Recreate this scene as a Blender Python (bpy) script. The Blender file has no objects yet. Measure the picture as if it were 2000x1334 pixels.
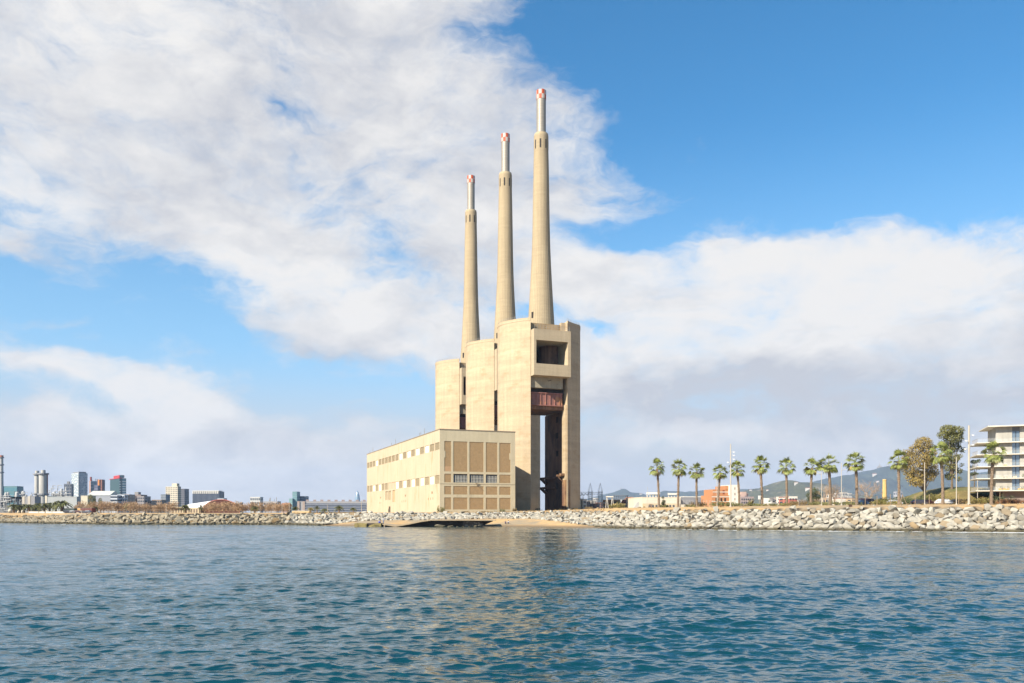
import bpy, bmesh, math, random
import numpy as np
from mathutils import Vector, Matrix
R = math.radians
ALB = 0.72          # pigment scale: keeps the concrete and stone near their real reflectance
C = bpy.context.scene.collection
sc = bpy.context.scene
random.seed(7)
# ------------------------------------------------------------------ camera
EYE = 4.5
F = 1600.0                                    # focal length in pixels of the 2000-wide photograph
cam = bpy.data.cameras.new('camera'); cam.lens = 28.8; cam.sensor_width = 36; cam.shift_y = 0.167
cam.clip_start = 0.5; cam.clip_end = 60000
co = bpy.data.objects.new('camera', cam); C.objects.link(co)
co.location = (0, 0, EYE); co.rotation_euler = (R(90), 0, 0); sc.camera = co
# ------------------------------------------------------------------ light
SUN_AZ = 46.0        # degrees to the left of straight-behind the viewer
SUN_EL = 36.0
a_ = R(SUN_AZ); e_ = R(SUN_EL)
to_sun = Vector((-math.sin(a_) * math.cos(e_), -math.cos(a_) * math.cos(e_), math.sin(e_)))
sun = bpy.data.lights.new('sun', 'SUN'); sun.energy = 5.0; sun.angle = R(0.5); sun.color = (1.0, 0.90, 0.74)
so = bpy.data.objects.new('sun', sun); C.objects.link(so)
so.rotation_euler = to_sun.to_track_quat('Z', 'Y').to_euler()
sc.view_settings.view_transform = 'Standard'; sc.view_settings.look = 'None'
sc.view_settings.exposure = 1.1; sc.view_settings.gamma = 1.0
sc.render.film_transparent = False
# ------------------------------------------------------------------ sky with clouds
W = bpy.data.worlds.new('World'); sc.world = W; W.use_nodes = True
wt = W.node_tree; wn = wt.nodes; wl = wt.links; wn.clear()
def N(t, **k):
    n = wn.new(t)
    for a, b in k.items(): setattr(n, a, b)
    return n
def M(op, a, b=None, c=None, clamp=False):
    n = wn.new('ShaderNodeMath'); n.operation = op; n.use_clamp = clamp
    for i, v in enumerate((a, b, c)):
        if v is None: continue
        if isinstance(v, (int, float)): n.inputs[i].default_value = v
        else: wl.new(v, n.inputs[i])
    return n.outputs[0]
def smooth(v, lo, hi, o0=0.0, o1=1.0):
    n = wn.new('ShaderNodeMapRange'); n.interpolation_type = 'SMOOTHSTEP'
    wl.new(v, n.inputs[0]); n.inputs[1].default_value = lo; n.inputs[2].default_value = hi
    n.inputs[3].default_value = o0; n.inputs[4].default_value = o1
    return n.outputs[0]
def noise(vec, scale, detail=6, rough=0.55, dist=0.0, stretch=None, off=None):
    m = N('ShaderNodeMapping'); wl.new(vec, m.inputs[0])
    if stretch: m.inputs[3].default_value = stretch
    if off: m.inputs[1].default_value = off
    n = N('ShaderNodeTexNoise'); wl.new(m.outputs[0], n.inputs['Vector'])
    n.inputs['Scale'].default_value = scale; n.inputs['Detail'].default_value = detail
    n.inputs['Roughness'].default_value = rough; n.inputs['Distortion'].default_value = dist
    return n.outputs
tc = N('ShaderNodeTexCoord'); D = tc.outputs['Generated']
sky = N('ShaderNodeTexSky'); sky.sky_type = 'NISHITA'; sky.sun_disc = False
sky.sun_elevation = e_; sky.sun_rotation = math.atan2(to_sun.x, to_sun.y)
sky.altitude = 0; sky.air_density = 1.0; sky.dust_density = 0.35; sky.ozone_density = 3.0
sep = N('ShaderNodeSeparateXYZ'); wl.new(D, sep.inputs[0])
X_, Y_, Z_ = sep.outputs
az = M('ARCTAN2', X_, Y_); el = M('ARCSINE', Z_)
wn1 = noise(D, 3.2, 5, 0.6, 0, (1, 1, 1.6)); wn2 = noise(D, 3.2, 5, 0.6, 0, (1, 1, 1.6), (3.1, 5.2, 1.7))
azw = M('ADD', az, M('MULTIPLY', M('SUBTRACT', wn1[0], 0.5), 0.22))
elw = M('ADD', el, M('MULTIPLY', M('SUBTRACT', wn2[0], 0.5), 0.16))
comb = N('ShaderNodeCombineXYZ'); wl.new(azw, comb.inputs[0]); wl.new(elw, comb.inputs[1])
def blobs(specs):
    tot = None
    for (px, py, hw, hh, rot, wgt) in specs:
        u = (px - 1000) / F; v = (1001 - py) / F
        A = math.atan(u); ca = math.cos(A); E = math.atan(v * ca)
        m = N('ShaderNodeMapping', vector_type='TEXTURE'); wl.new(comb.outputs[0], m.inputs[0])
        m.inputs[1].default_value = (A, E, 0); m.inputs[2].default_value = (0, 0, R(rot))
        m.inputs[3].default_value = (hw / F * ca * ca * 1.5, hh / F * ca * 1.5, 1)
        g = N('ShaderNodeTexGradient', gradient_type='QUADRATIC_SPHERE'); wl.new(m.outputs[0], g.inputs[0])
        t = M('MULTIPLY', g.outputs['Fac'], wgt)
        tot = t if tot is None else M('ADD', tot, t)
    return tot
#            px   py   hw   hh  rot  weight      (places in the sky, turned into azimuth and elevation)
CL = [(120, 60, 420, 220, 0, 2.0), (100, 280, 330, 170, -10, 2.0), (420, 60, 300, 200, -15, 1.6), (700, 60, 260, 110, 0, 1.5), (880, 20, 160, 60, 0, .8),
      (400, 330, 320, 150, -22, 1.7), (700, 300, 360, 150, -20, 1.7), (480, 480, 330, 120, -22, 1.9), (700, 590, 300, 130, -14, 2.0), (820, 650, 160, 80, 0, 1.2), (560, 640, 200, 60, -14, 1.0),
      (800, 150, 260, 130, -24, 1.4), (960, 230, 240, 130, -26, 1.5), (1120, 280, 200, 80, -20, .95), (1260, 270, 120, 40, -10, .6), (980, 430, 260, 130, -20, 1.7), (960, 560, 200, 110, -20, 1.5), (800, 430, 120, 70, -20, .6), (1130, 400, 160, 60, -14, .7),
      (1130, 520, 180, 80, 0, 1.0), (20, 440, 70, 45, -20, 1.0), (150, 615, 80, 35, -35, .9), (60, 690, 60, 14, -10, .4),
      (170, 730, 200, 45, -10, 2.0), (330, 770, 240, 60, -16, 2.2), (430, 830, 190, 60, -14, 2.0), (120, 820, 260, 45, -6, 1.8), (250, 870, 300, 50, 0, 1.7), (620, 900, 320, 70, 0, 1.7), (740, 840, 120, 50, 0, .7),
      (200, 940, 500, 60, 0, 2.4), (700, 800, 34, 12, 0, .5), (560, 870, 160, 50, 0, .8),
      (1480, 480, 150, 90, 0, 2.4), (1400, 430, 70, 40, 0, 1.0), (1660, 480, 190, 90, 0, 2.1), (1860, 520, 220, 90, 0, 2.2), (1560, 600, 420, 150, 2, 2.2), (1300, 600, 230, 110, 12, 1.5), (1220, 500, 130, 50, 0, .8), (1850, 620, 360, 160, -4, 2.2),
      (1450, 740, 460, 110, 0, 2.4), (1850, 760, 360, 110, 0, 2.2), (1220, 740, 200, 100, 0, 1.6), (1380, 440, 60, 40, 0, .9), (1360, 860, 340, 50, 0, 2.0), (1180, 920, 110, 35, 0, 1.0), (1700, 890, 420, 60, 0, 1.3),
      (1500, 955, 640, 35, 0, 1.5), (2500, 600, 500, 200, 0, 2.0), (-500, 300, 500, 400, 0, 2.0)]
CUT = [(545, 212, 95, 40, -25, -1.3), (640, 230, 60, 22, -20, -.5), (450, 190, 50, 20, -20, -.5), (470, 470, 50, 22, -20, -.6), (280, 520, 60, 24, -30, -.5), (880, 90, 70, 40, -20, -.8), (1020, 60, 60, 60, 0, -.8), (1500, 130, 560, 200, 0, -2.2), (1250, 110, 200, 130, -20, -1.0),
       (100, 560, 200, 60, -25, -1.3), (420, 650, 200, 40, -20, -1.0), (600, 760, 180, 50, -10, -1.2), (800, 770, 70, 40, 0, -1.0), (1200, 615, 120, 24, -14, -1.2), (1070, 600, 40, 30, 0, -.6), (230, 690, 80, 18, -8, -.6), (1800, 330, 420, 80, 0, -1.6), (1250, 430, 120, 40, 0, -.7), (600, 330, 40, 18, -20, -.5), (840, 350, 50, 18, -20, -.5),
       (1220, 905, 60, 14, 0, -.7), (60, 500, 90, 16, -20, -.4)]
front = blobs(CL + CUT)
PL = comb.outputs[0]
def pnoise(scale, detail, rough, rot, st, off, dist=0.0):
    m = N('ShaderNodeMapping'); wl.new(PL, m.inputs[0]); m.inputs[2].default_value = (0, 0, R(rot)); m.inputs[3].default_value = (1, st, 1); m.inputs[1].default_value = (off, off * 1.7, 0)
    n = N('ShaderNodeTexNoise', noise_dimensions='2D'); wl.new(m.outputs[0], n.inputs['Vector']); n.inputs['Scale'].default_value = scale; n.inputs['Detail'].default_value = detail; n.inputs['Roughness'].default_value = rough; n.inputs['Distortion'].default_value = dist
    return n.outputs[0]
nA = pnoise(7.0, 9, 0.60, 22, 1.9, 3.3, 0.3)
nB = noise(D, 22.0, 8, 0.62, 0.2, (1, 1, 1.5), (2.3, 0.4, 1.1))[0]
nS = pnoise(16.0, 9, 0.66, 28, 2.6, 9.1, 0.2)
nBack = noise(D, 1.6, 5, 0.55, 0, (1, 1, 1.5), (7, 3, 1))[0]
# behind and beside the view the cover is plain broken cloud
side = smooth(Y_, 0.75, 0.35)
dens = M('ADD', M('MULTIPLY', M('MINIMUM', front, 1.6), 0.80), M('MULTIPLY', M('SUBTRACT', nA, 0.5), 1.9))
dens = M('ADD', dens, M('MULTIPLY', M('SUBTRACT', nB, 0.5), 1.0))
dens = M('ADD', dens, M('MULTIPLY', M('SUBTRACT', nS, 0.5), 1.3))
dens = M('ADD', dens, M('MULTIPLY', side, M('ADD', M('MULTIPLY', M('SUBTRACT', nBack, 0.5), 2.5), -0.55)))
cover = M('ADD', M('MULTIPLY', smooth(dens, -0.12, 1.0), 0.72), M('MULTIPLY', smooth(dens, 0.5, 1.5), 0.28))
# grey undersides: where the cloud is thick and by a second, slower noise
nG = pnoise(6.0, 8, 0.58, 15, 2.0, 21.7, 0.3)
nG2 = noise(D, 15.0, 7, 0.62, 0.3, (1, 1, 1.8), (4.3, 1.7, 2.6))[0]
GR = [(1500, 790, 520, 90, 0, 1.0), (1850, 780, 320, 120, 0, .9), (1250, 800, 200, 90, 0, .6), (1350, 950, 600, 60, 0, .5), (350, 930, 600, 60, 0, .3), (420, 860, 220, 40, 0, .5), (600, 690, 260, 40, -12, .7), (330, 380, 300, 90, -20, .4),
      (520, 120, 240, 110, 0, .5), (150, 220, 200, 100, 0, .3), (1900, 640, 240, 60, 0, .4), (800, 420, 160, 90, 0, .4), (1000, 170, 160, 60, 0, .6), (1000, 330, 200, 60, -20, .5),
      (1500, 470, 420, 60, 0, -.8), (1570, 590, 460, 100, 0, -1.2), (220, 745, 300, 60, -10, -1.1), (480, 500, 300, 70, -20, -.6), (60, 330, 160, 80, -20, -.5), (700, 560, 220, 60, 0, -.5), (1230, 290, 160, 40, 0, -.5), (200, 60, 300, 80, 0, -.5)]
lowgrey = blobs(GR)
grey = M('ADD', M('ADD', M('MULTIPLY', M('SUBTRACT', nG, 0.34), 2.1), M('MULTIPLY', M('SUBTRACT', nG2, 0.5), 1.6)), lowgrey, clamp=True)
cw = N('ShaderNodeMix', data_type='RGBA'); wl.new(grey, cw.inputs[0])
CLOUD = 0.41
cw.inputs[6].default_value = (1.04 * CLOUD, 1.02 * CLOUD, 1.0 * CLOUD, 1)
cw.inputs[7].default_value = (0.68 * CLOUD, 0.70 * CLOUD, 0.76 * CLOUD, 1)
# blue of the open sky: the sky texture, a little more saturated
hs = N('ShaderNodeHueSaturation'); hs.inputs['Saturation'].default_value = 1.3; hs.inputs['Value'].default_value = 0.90; hs.inputs['Hue'].default_value = 0.492
wl.new(sky.outputs[0], hs.inputs['Color'])
SKY = 0.096
sv = N('ShaderNodeVectorMath', operation='SCALE'); wl.new(hs.outputs[0], sv.inputs[0]); sv.inputs['Scale'].default_value = SKY
hp = N('ShaderNodeMix', data_type='RGBA'); wl.new(smooth(el, 0.45, 0.12, 0.0, 0.55), hp.inputs[0]); wl.new(sv.outputs[0], hp.inputs[6]); hp.inputs[7].default_value = (0.19, 0.32, 0.45, 1)
hz = N('ShaderNodeMix', data_type='RGBA'); wl.new(smooth(el, 0.20, 0.05, 0.0, 0.95), hz.inputs[0]); wl.new(hp.outputs[2], hz.inputs[6]); hz.inputs[7].default_value = (0.295, 0.300, 0.315, 1)
mx = N('ShaderNodeMix', data_type='RGBA'); wl.new(cover, mx.inputs[0]); wl.new(hz.outputs[2], mx.inputs[6]); wl.new(cw.outputs[2], mx.inputs[7])
bg = N('ShaderNodeBackground'); bg.inputs['Strength'].default_value = 1.0; wl.new(mx.outputs[2], bg.inputs['Color'])
out = N('ShaderNodeOutputWorld'); wl.new(bg.outputs[0], out.inputs['Surface'])
W.cycles.sampling_method = 'MANUAL'; W.cycles.sample_map_resolution = 512
sc.cycles.max_bounces = 6; sc.cycles.volume_bounces = 0; sc.cycles.transparent_max_bounces = 8
# ------------------------------------------------------------------ helpers
def P(px, py, d):
    return Vector(((px - 1000) / F * d, d, EYE + (1001 - py) / F * d))
class MB:
    def __init__(s): s.v = []; s.f = []; s.m = []
    def add(s, vs, fs, mi=0):
        o = len(s.v); s.v += [tuple(p) for p in vs]; s.f += [tuple(i + o for i in f) for f in fs]; s.m += [mi] * len(fs); return s
    def box(s, x0, x1, y0, y1, z0, z1, mi=0):
        v = [(x, y, z) for z in (z0, z1) for y in (y0, y1) for x in (x0, x1)]
        return s.add(v, [(0, 2, 3, 1), (4, 5, 7, 6), (0, 1, 5, 4), (2, 6, 7, 3), (0, 4, 6, 2), (1, 3, 7, 5)], mi)
    def prism(s, poly, z0, z1, mi=0):
        n = len(poly)
        v = [(x, y, z0) for x, y in poly] + [(x, y, z1) for x, y in poly]
        f = [(i, (i + 1) % n, (i + 1) % n + n, i + n) for i in range(n)] + [tuple(range(n - 1, -1, -1)), tuple(range(n, 2 * n))]
        return s.add(v, f, mi)
    def lathe(s, prof, n=24, c=(0, 0, 0), cap=True, mi=0):
        v = []; k = len(prof)
        for r, z in prof:
            for i in range(n):
                a = 2 * math.pi * i / n; v.append((c[0] + r * math.cos(a), c[1] + r * math.sin(a), c[2] + z))
        f = [(j * n + i, j * n + (i + 1) % n, (j + 1) * n + (i + 1) % n, (j + 1) * n + i) for j in range(k - 1) for i in range(n)]
        if cap: f += [tuple(range(n - 1, -1, -1)), tuple(range((k - 1) * n, k * n))]
        return s.add(v, f, mi)
    def tube(s, p, q, r0, r1=None, n=6, mi=0):
        p = Vector(p); q = Vector(q); r1 = r0 if r1 is None else r1
        d = (q - p)
        if d.length < 1e-6: return s
        d.normalize(); a = d.orthogonal().normalized(); b = d.cross(a)
        v = [c + (a * math.cos(t) + b * math.sin(t)) * r for c, r in ((p, r0), (q, r1)) for t in [2 * math.pi * i / n for i in range(n)]]
        f = [(i, (i + 1) % n, (i + 1) % n + n, i + n) for i in range(n)] + [tuple(range(n - 1, -1, -1)), tuple(range(n, 2 * n))]
        return s.add(v, f, mi)
    def path(s, pts, rs, n=6, mi=0):
        for i in range(len(pts) - 1): s.tube(pts[i], pts[i + 1], rs[i], rs[i + 1], n, mi)
        return s
    def quad(s, a, b, c, d, mi=0): return s.add([a, b, c, d], [(0, 1, 2, 3)], mi)
    def wall(s, org, ux, w, h, holes, depth, nrm, mi=0, mr=None, mz=(0, 0, 1)):
        """facade in the plane org + ux*a + up*b with rectangular holes (a0,a1,b0,b1); reveals go back by depth along -nrm"""
        org = Vector(org); ux = Vector(ux); up = Vector(mz); nrm = Vector(nrm)
        xs = sorted(set([0, w] + [round(k, 4) for q in holes for k in q[:2]])); ys = sorted(set([0, h] + [round(k, 4) for q in holes for k in q[2:4]]))
        flip = ux.cross(up).dot(nrm) < 0
        def pt(a, b, d=0): return org + ux * a + up * b - nrm * d
        def q4(a, b, c, d, m):
            s.add([a, b, c, d] if not flip else [d, c, b, a], [(0, 1, 2, 3)], m)
        for i in range(len(xs) - 1):
            for j in range(len(ys) - 1):
                cx = (xs[i] + xs[i + 1]) / 2; cy = (ys[j] + ys[j + 1]) / 2
                if any(q[0] < cx < q[1] and q[2] < cy < q[3] for q in holes): continue
                q4(pt(xs[i], ys[j]), pt(xs[i + 1], ys[j]), pt(xs[i + 1], ys[j + 1]), pt(xs[i], ys[j + 1]), mi)
        m2 = mi if mr is None else mr
        for (a0, a1, b0, b1) in [q[:4] for q in holes]:
            q4(pt(a0, b0), pt(a0, b1), pt(a0, b1, depth), pt(a0, b0, depth), m2)
            q4(pt(a1, b1), pt(a1, b0), pt(a1, b0, depth), pt(a1, b1, depth), m2)
            q4(pt(a0, b1), pt(a1, b1), pt(a1, b1, depth), pt(a0, b1, depth), m2)
            q4(pt(a1, b0), pt(a0, b0), pt(a0, b0, depth), pt(a1, b0, depth), m2)
        return s
    def mesh(s, name, mats, smooth=False):
        me = bpy.data.meshes.new(name); me.from_pydata(s.v, [], s.f)
        for m in (mats if isinstance(mats, (list, tuple)) else [mats]): me.materials.append(m)
        if any(s.m): me.polygons.foreach_set('material_index', s.m)
        if smooth: me.polygons.foreach_set('use_smooth', [True] * len(s.f))
        me.update(); return me
    def build(s, name, mats, parent=None, loc=None, rz=None, smooth=False):
        o = bpy.data.objects.new(name, s.mesh(name, mats, smooth)); C.objects.link(o)
        if parent: o.parent = parent
        if loc is not None: o.location = loc
        if rz is not None: o.rotation_euler = (0, 0, rz)
        return o
def tag(o, label=None, cat=None, group=None, kind=None):
    if label: o['label'] = label
    if cat: o['category'] = cat
    if group: o['group'] = group
    if kind: o['kind'] = kind
    return o
def empty(name, loc, rz, label, cat, group=None):
    o = bpy.data.objects.new(name, None); C.objects.link(o); o.location = loc; o.rotation_euler = (0, 0, rz)
    o.empty_display_size = 0.5
    return tag(o, label, cat, group)
kids = {}
def copy_tree(o, parent=None, kidmap=None):
    c = o.copy(); C.objects.link(c); c.parent = parent
    for ch in list(o.children): copy_tree(ch, c)
    return c
# ------------------------------------------------------------------ materials
def mat(name, col, rough=0.85, var=0.15, vs=0.3, vz=1.0, bump=0.0, bs=3.0, metal=0.0, bands=None, streak=0.0, stain=None, spec=None, island=None, fine=0.0):
    """procedural surface: base colour, blotches (var, scale vs), horizontal pour bands, vertical streaks, stains of another colour"""
    m = bpy.data.materials.new(name); m.use_nodes = True; nt = m.node_tree; ns = nt.nodes; lk = nt.links
    b = ns['Principled BSDF']; b.inputs['Roughness'].default_value = rough; b.inputs['Metallic'].default_value = metal
    if spec is not None: b.inputs['Specular IOR Level'].default_value = spec
    tcn = ns.new('ShaderNodeTexCoord').outputs['Object']
    def ntex(scale, sx=1, sy=1, sz=1, det=5, rg=0.6):
        mp = ns.new('ShaderNodeMapping'); lk.new(tcn, mp.inputs[0]); mp.inputs[3].default_value = (sx, sy, sz)
        t = ns.new('ShaderNodeTexNoise'); t.inputs['Scale'].default_value = scale; t.inputs['Detail'].default_value = det; t.inputs['Roughness'].default_value = rg
        lk.new(mp.outputs[0], t.inputs['Vector']); return t.outputs[0]
    def math_(op, a, c=None, cl=False):
        n = ns.new('ShaderNodeMath'); n.operation = op; n.use_clamp = cl
        for i, v in enumerate((a, c)):
            if v is None: continue
            if isinstance(v, (int, float)): n.inputs[i].default_value = v
            else: lk.new(v, n.inputs[i])
        return n.outputs[0]
    def rng(v, a, c, o0, o1):
        n = ns.new('ShaderNodeMapRange'); lk.new(v, n.inputs[0])
        for i, k in enumerate((a, c, o0, o1)): n.inputs[i + 1].default_value = k
        return n.outputs[0]
    f = rng(ntex(vs, 1, 1, vz), 0.3, 0.7, 1 - var, 1 + var)
    if fine: f = math_('MULTIPLY', f, rng(ntex(vs * 14, 1, 1, 1, 3), 0.3, 0.7, 1 - fine, 1 + fine))
    if bands:
        sc_, amt = bands
        f = math_('MULTIPLY', f, rng(ntex(1.0, 0.02, 0.02, sc_, 4, 0.75), 0.3, 0.7, 1 - amt, 1 + amt))
    if streak:
        f = math_('MULTIPLY', f, rng(ntex(1.0, 0.9, 0.9, 0.03, 4, 0.6), 0.35, 0.7, 1 - streak, 1 + streak * 0.5))
    if island:
        g = ns.new('ShaderNodeNewGeometry'); f = math_('MULTIPLY', f, rng(g.outputs['Random Per Island'], 0, 1, 1 - island, 1 + island))
    hv = ns.new('ShaderNodeVectorMath'); hv.operation = 'SCALE'; hv.inputs[0].default_value = [c_ * ALB for c_ in col[:3]]; lk.new(f, hv.inputs['Scale'])
    cout = hv.outputs[0]
    if stain:
        scol, s0, s1, ss, sz_ = stain
        mxn = ns.new('ShaderNodeMix'); mxn.data_type = 'RGBA'; lk.new(rng(ntex(ss, 1, 1, sz_, 6, 0.65), s0, s1, 0, 1), mxn.inputs[0])
        lk.new(cout, mxn.inputs[6]); mxn.inputs[7].default_value = (*[c_ * ALB for c_ in scol], 1); cout = mxn.outputs[2]
    lk.new(cout, b.inputs['Base Color'])
    if bump:
        bn = ns.new('ShaderNodeBump'); bn.inputs['Strength'].default_value = bump; bn.inputs['Distance'].default_value = 0.1
        lk.new(ntex(bs, 1, 1, 1), bn.inputs['Height']); lk.new(bn.outputs[0], b.inputs['Normal'])
    return m
def glass(name, col, rough=0.08, var=0.1):
    m = mat(name, col, rough, var, 0.4); m.node_tree.nodes['Principled BSDF'].inputs['Specular IOR Level'].default_value = 1.0; return m
# ------------------------------------------------------------------ ground, sea and rocks
SH = [(-6000, 1500), (-800, 620), (-400, 440), (-225, 360), (-166, 313), (-124, 300), (-82, 300), (-70, 284), (-51, 266), (-10, 262), (8, 250), (23, 240),
      (32, 226), (57, 209), (86, 197), (116, 185), (200, 155), (400, 90), (900, -60), (6000, -1200)]
#      X     rs  zs    re  ze    zg
PR = [(-6000, 0, .2, 8, 2.0, 4.5), (-400, 0, .2, 8, 2.0, 4.4), (-225, 0, .2, 8, 1.7, 4.2), (-190, 0, .1, 8, 1.9, 4.2), (-166, 0, -.3, 10, 4.0, 4.2), (-82, 0, -.3, 11, 4.1, 4.3), (-68, 2, .1, 14, 4.2, 4.4),
      (-51, 16, 2.0, 26, 4.3, 4.5), (-10, 22, 2.6, 32, 4.5, 4.6), (8, 23, 2.7, 34, 4.8, 5.1), (20, 10, 1.4, 24, 5.0, 5.4), (30, 0, -.2, 14, 5.15, 5.9), (57, 0, -.3, 12, 5.5, 6.2),
      (86, 0, -.3, 12, 5.8, 6.5), (116, 0, -.3, 12, 6.0, 6.7), (6000, 0, -.3, 12, 6.0, 6.7)]
sx_, sy_ = np.array(SH).T
pa = np.array(PR).T
def shore(x): return np.interp(x, sx_, sy_)
def slope_cos(x):
    d = (shore(x + 3) - shore(x - 3)) / 6.0
    return 1 / np.sqrt(1 + d * d)
def inland(x, y): return (y - shore(x)) * slope_cos(x)
def hash_noise(x, y):
    return (np.sin(x * 0.31 + 1.3 * np.sin(y * 0.23)) + np.sin(y * 0.37 + 1.7 * np.sin(x * 0.19)) + 0.6 * np.sin(x * 1.1 + y * 0.9) + 0.4 * np.sin(x * 2.3 - y * 1.9)) / 4
def ground(x, y):
    x = np.asarray(x, float); y = np.asarray(y, float)
    t = inland(x, y)
    rs, zs, re, ze, zg = [np.interp(x, pa[0], pa[k]) for k in range(1, 6)]
    z = np.where(t < -4, np.maximum(-6, -1.2 + (t + 4) * 0.15), 0)
    z = np.where((t >= -4) & (t < rs), -1.2 + (t + 4) / (rs + 4) * (zs + 1.2), z)
    z = np.where((t >= rs) & (t < re), zs + (t - rs) / (re - rs) * (ze - zs), z)
    z = np.where((t >= re) & (t < re + 14), ze + (t - re) / 14 * (zg - ze), z)
    z = np.where(t >= re + 14, zg, z)
    z = z - np.where((t > rs - 1) & (t < re - .6) & (ze > 3), .55, 0.0)
    z = z + np.where(t > 2, 0.07 * hash_noise(x, y), 0.0)
    return z
def gz(x, y): return float(ground(x, y))
def grid_mesh(name, xs, ys, zf, mats, smooth=True):
    GX, GY = np.meshgrid(xs, ys); Z = zf(GX, GY)
    co_ = np.stack([GX, GY, Z], -1).reshape(-1, 3)
    return quads_mesh(name, co_, len(ys), len(xs), mats, smooth)
def quads_mesh(name, co_, nr, nc, mats, smooth=True):
    me = bpy.data.meshes.new(name)
    me.vertices.add(len(co_)); me.vertices.foreach_set('co', co_.astype(np.float32).ravel())
    i = np.arange((nr - 1) * (nc - 1)); r = i // (nc - 1); c = i % (nc - 1); b = r * nc + c
    q = np.stack([b, b + 1, b + nc + 1, b + nc], -1).ravel()
    me.loops.add(len(q)); me.loops.foreach_set('vertex_index', q.astype(np.int32))
    me.polygons.add(len(i)); me.polygons.foreach_set('loop_start', (i * 4).astype(np.int32)); me.polygons.foreach_set('loop_total', np.full(len(i), 4, np.int32))
    me.polygons.foreach_set('use_smooth', np.full(len(i), smooth)); me.materials.append(mats)
    me.update(); me.validate(); o = bpy.data.objects.new(name, me); C.objects.link(o); return o
def sand_mat():
    m = mat('sand', (0.60, 0.39, 0.175), 0.95, 0.12, 0.05, bump=0.5, bs=2.0, fine=0.12, stain=((0.36, 0.29, 0.19), 0.50, 0.62, 0.035, 1))
    nt = m.node_tree; ns = nt.nodes; lk = nt.links; b = ns['Principled BSDF']
    src = b.inputs['Base Color'].links[0].from_socket
    tcn = ns.new('ShaderNodeTexCoord'); sp = ns.new('ShaderNodeSeparateXYZ'); lk.new(tcn.outputs['Object'], sp.inputs[0])
    # dry ground and scrub inland, wet sand near the water line
    r1 = ns.new('ShaderNodeMapRange'); lk.new(sp.outputs[1], r1.inputs[0]); r1.inputs[1].default_value = 480; r1.inputs[2].default_value = 700
    m1 = ns.new('ShaderNodeMix'); m1.data_type = 'RGBA'; lk.new(r1.outputs[0], m1.inputs[0]); lk.new(src, m1.inputs[6]); m1.inputs[7].default_value = (0.12, 0.11, 0.08, 1)
    r2 = ns.new('ShaderNodeMapRange'); lk.new(sp.outputs[2], r2.inputs[0]); r2.inputs[1].default_value = 0.75; r2.inputs[2].default_value = 0.15
    m2 = ns.new('ShaderNodeMix'); m2.data_type = 'RGBA'; lk.new(r2.outputs[0], m2.inputs[0]); lk.new(m1.outputs[2], m2.inputs[6]); m2.inputs[7].default_value = (0.17, 0.115, 0.06, 1)
    at = ns.new('ShaderNodeAttribute'); at.attribute_name = 'rubble'
    m3 = ns.new('ShaderNodeMix'); m3.data_type = 'RGBA'; lk.new(at.outputs['Fac'], m3.inputs[0]); lk.new(m2.outputs[2], m3.inputs[6]); m3.inputs[7].default_value = (0.06, 0.05, 0.036, 1)  # bed under the boulders: shade of the gaps painted into its colour
    lk.new(m3.outputs[2], b.inputs['Base Color']); return m
def merge(*a): return np.array(sorted(set(np.round(np.concatenate(a), 2))))
gx = merge(np.array([-9000, -6000, -4000, -2500, -1500, -1000, -700, -500, -400.]), np.arange(-300, 240, 1.5), np.array([260, 300, 400, 600, 900, 1500, 2500, 4000, 6000, 9000.]))
gy = merge(np.array([-1200, -600, -200, 0, 80, 120, 140.]), np.arange(150, 380, 1.5), np.arange(390, 640, 10.), np.array([700, 900, 1400, 2200, 3500, 5500, 8000, 11500.]))
def add_gap_shade(o):
    n = len(o.data.vertices); c_ = np.empty(n * 3, np.float32); o.data.vertices.foreach_get('co', c_); c_ = c_.reshape(-1, 3)
    t = inland(c_[:, 0], c_[:, 1]); rs = np.interp(c_[:, 0], pa[0], pa[1]); re = np.interp(c_[:, 0], pa[0], pa[3]); ze = np.interp(c_[:, 0], pa[0], pa[4])
    a = o.data.attributes.new('rubble', 'FLOAT', 'POINT'); a.data.foreach_set('value', ((t > rs - 1) & (t < re + .2) & (ze > 3)).astype(np.float32))  # marks the boulder band whose gaps are painted dark
g = grid_mesh('ground', gx, gy, ground, sand_mat()); tag(g, 'sandy shore and flat dusty land behind the sea', kind='structure'); add_gap_shade(g)
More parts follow.
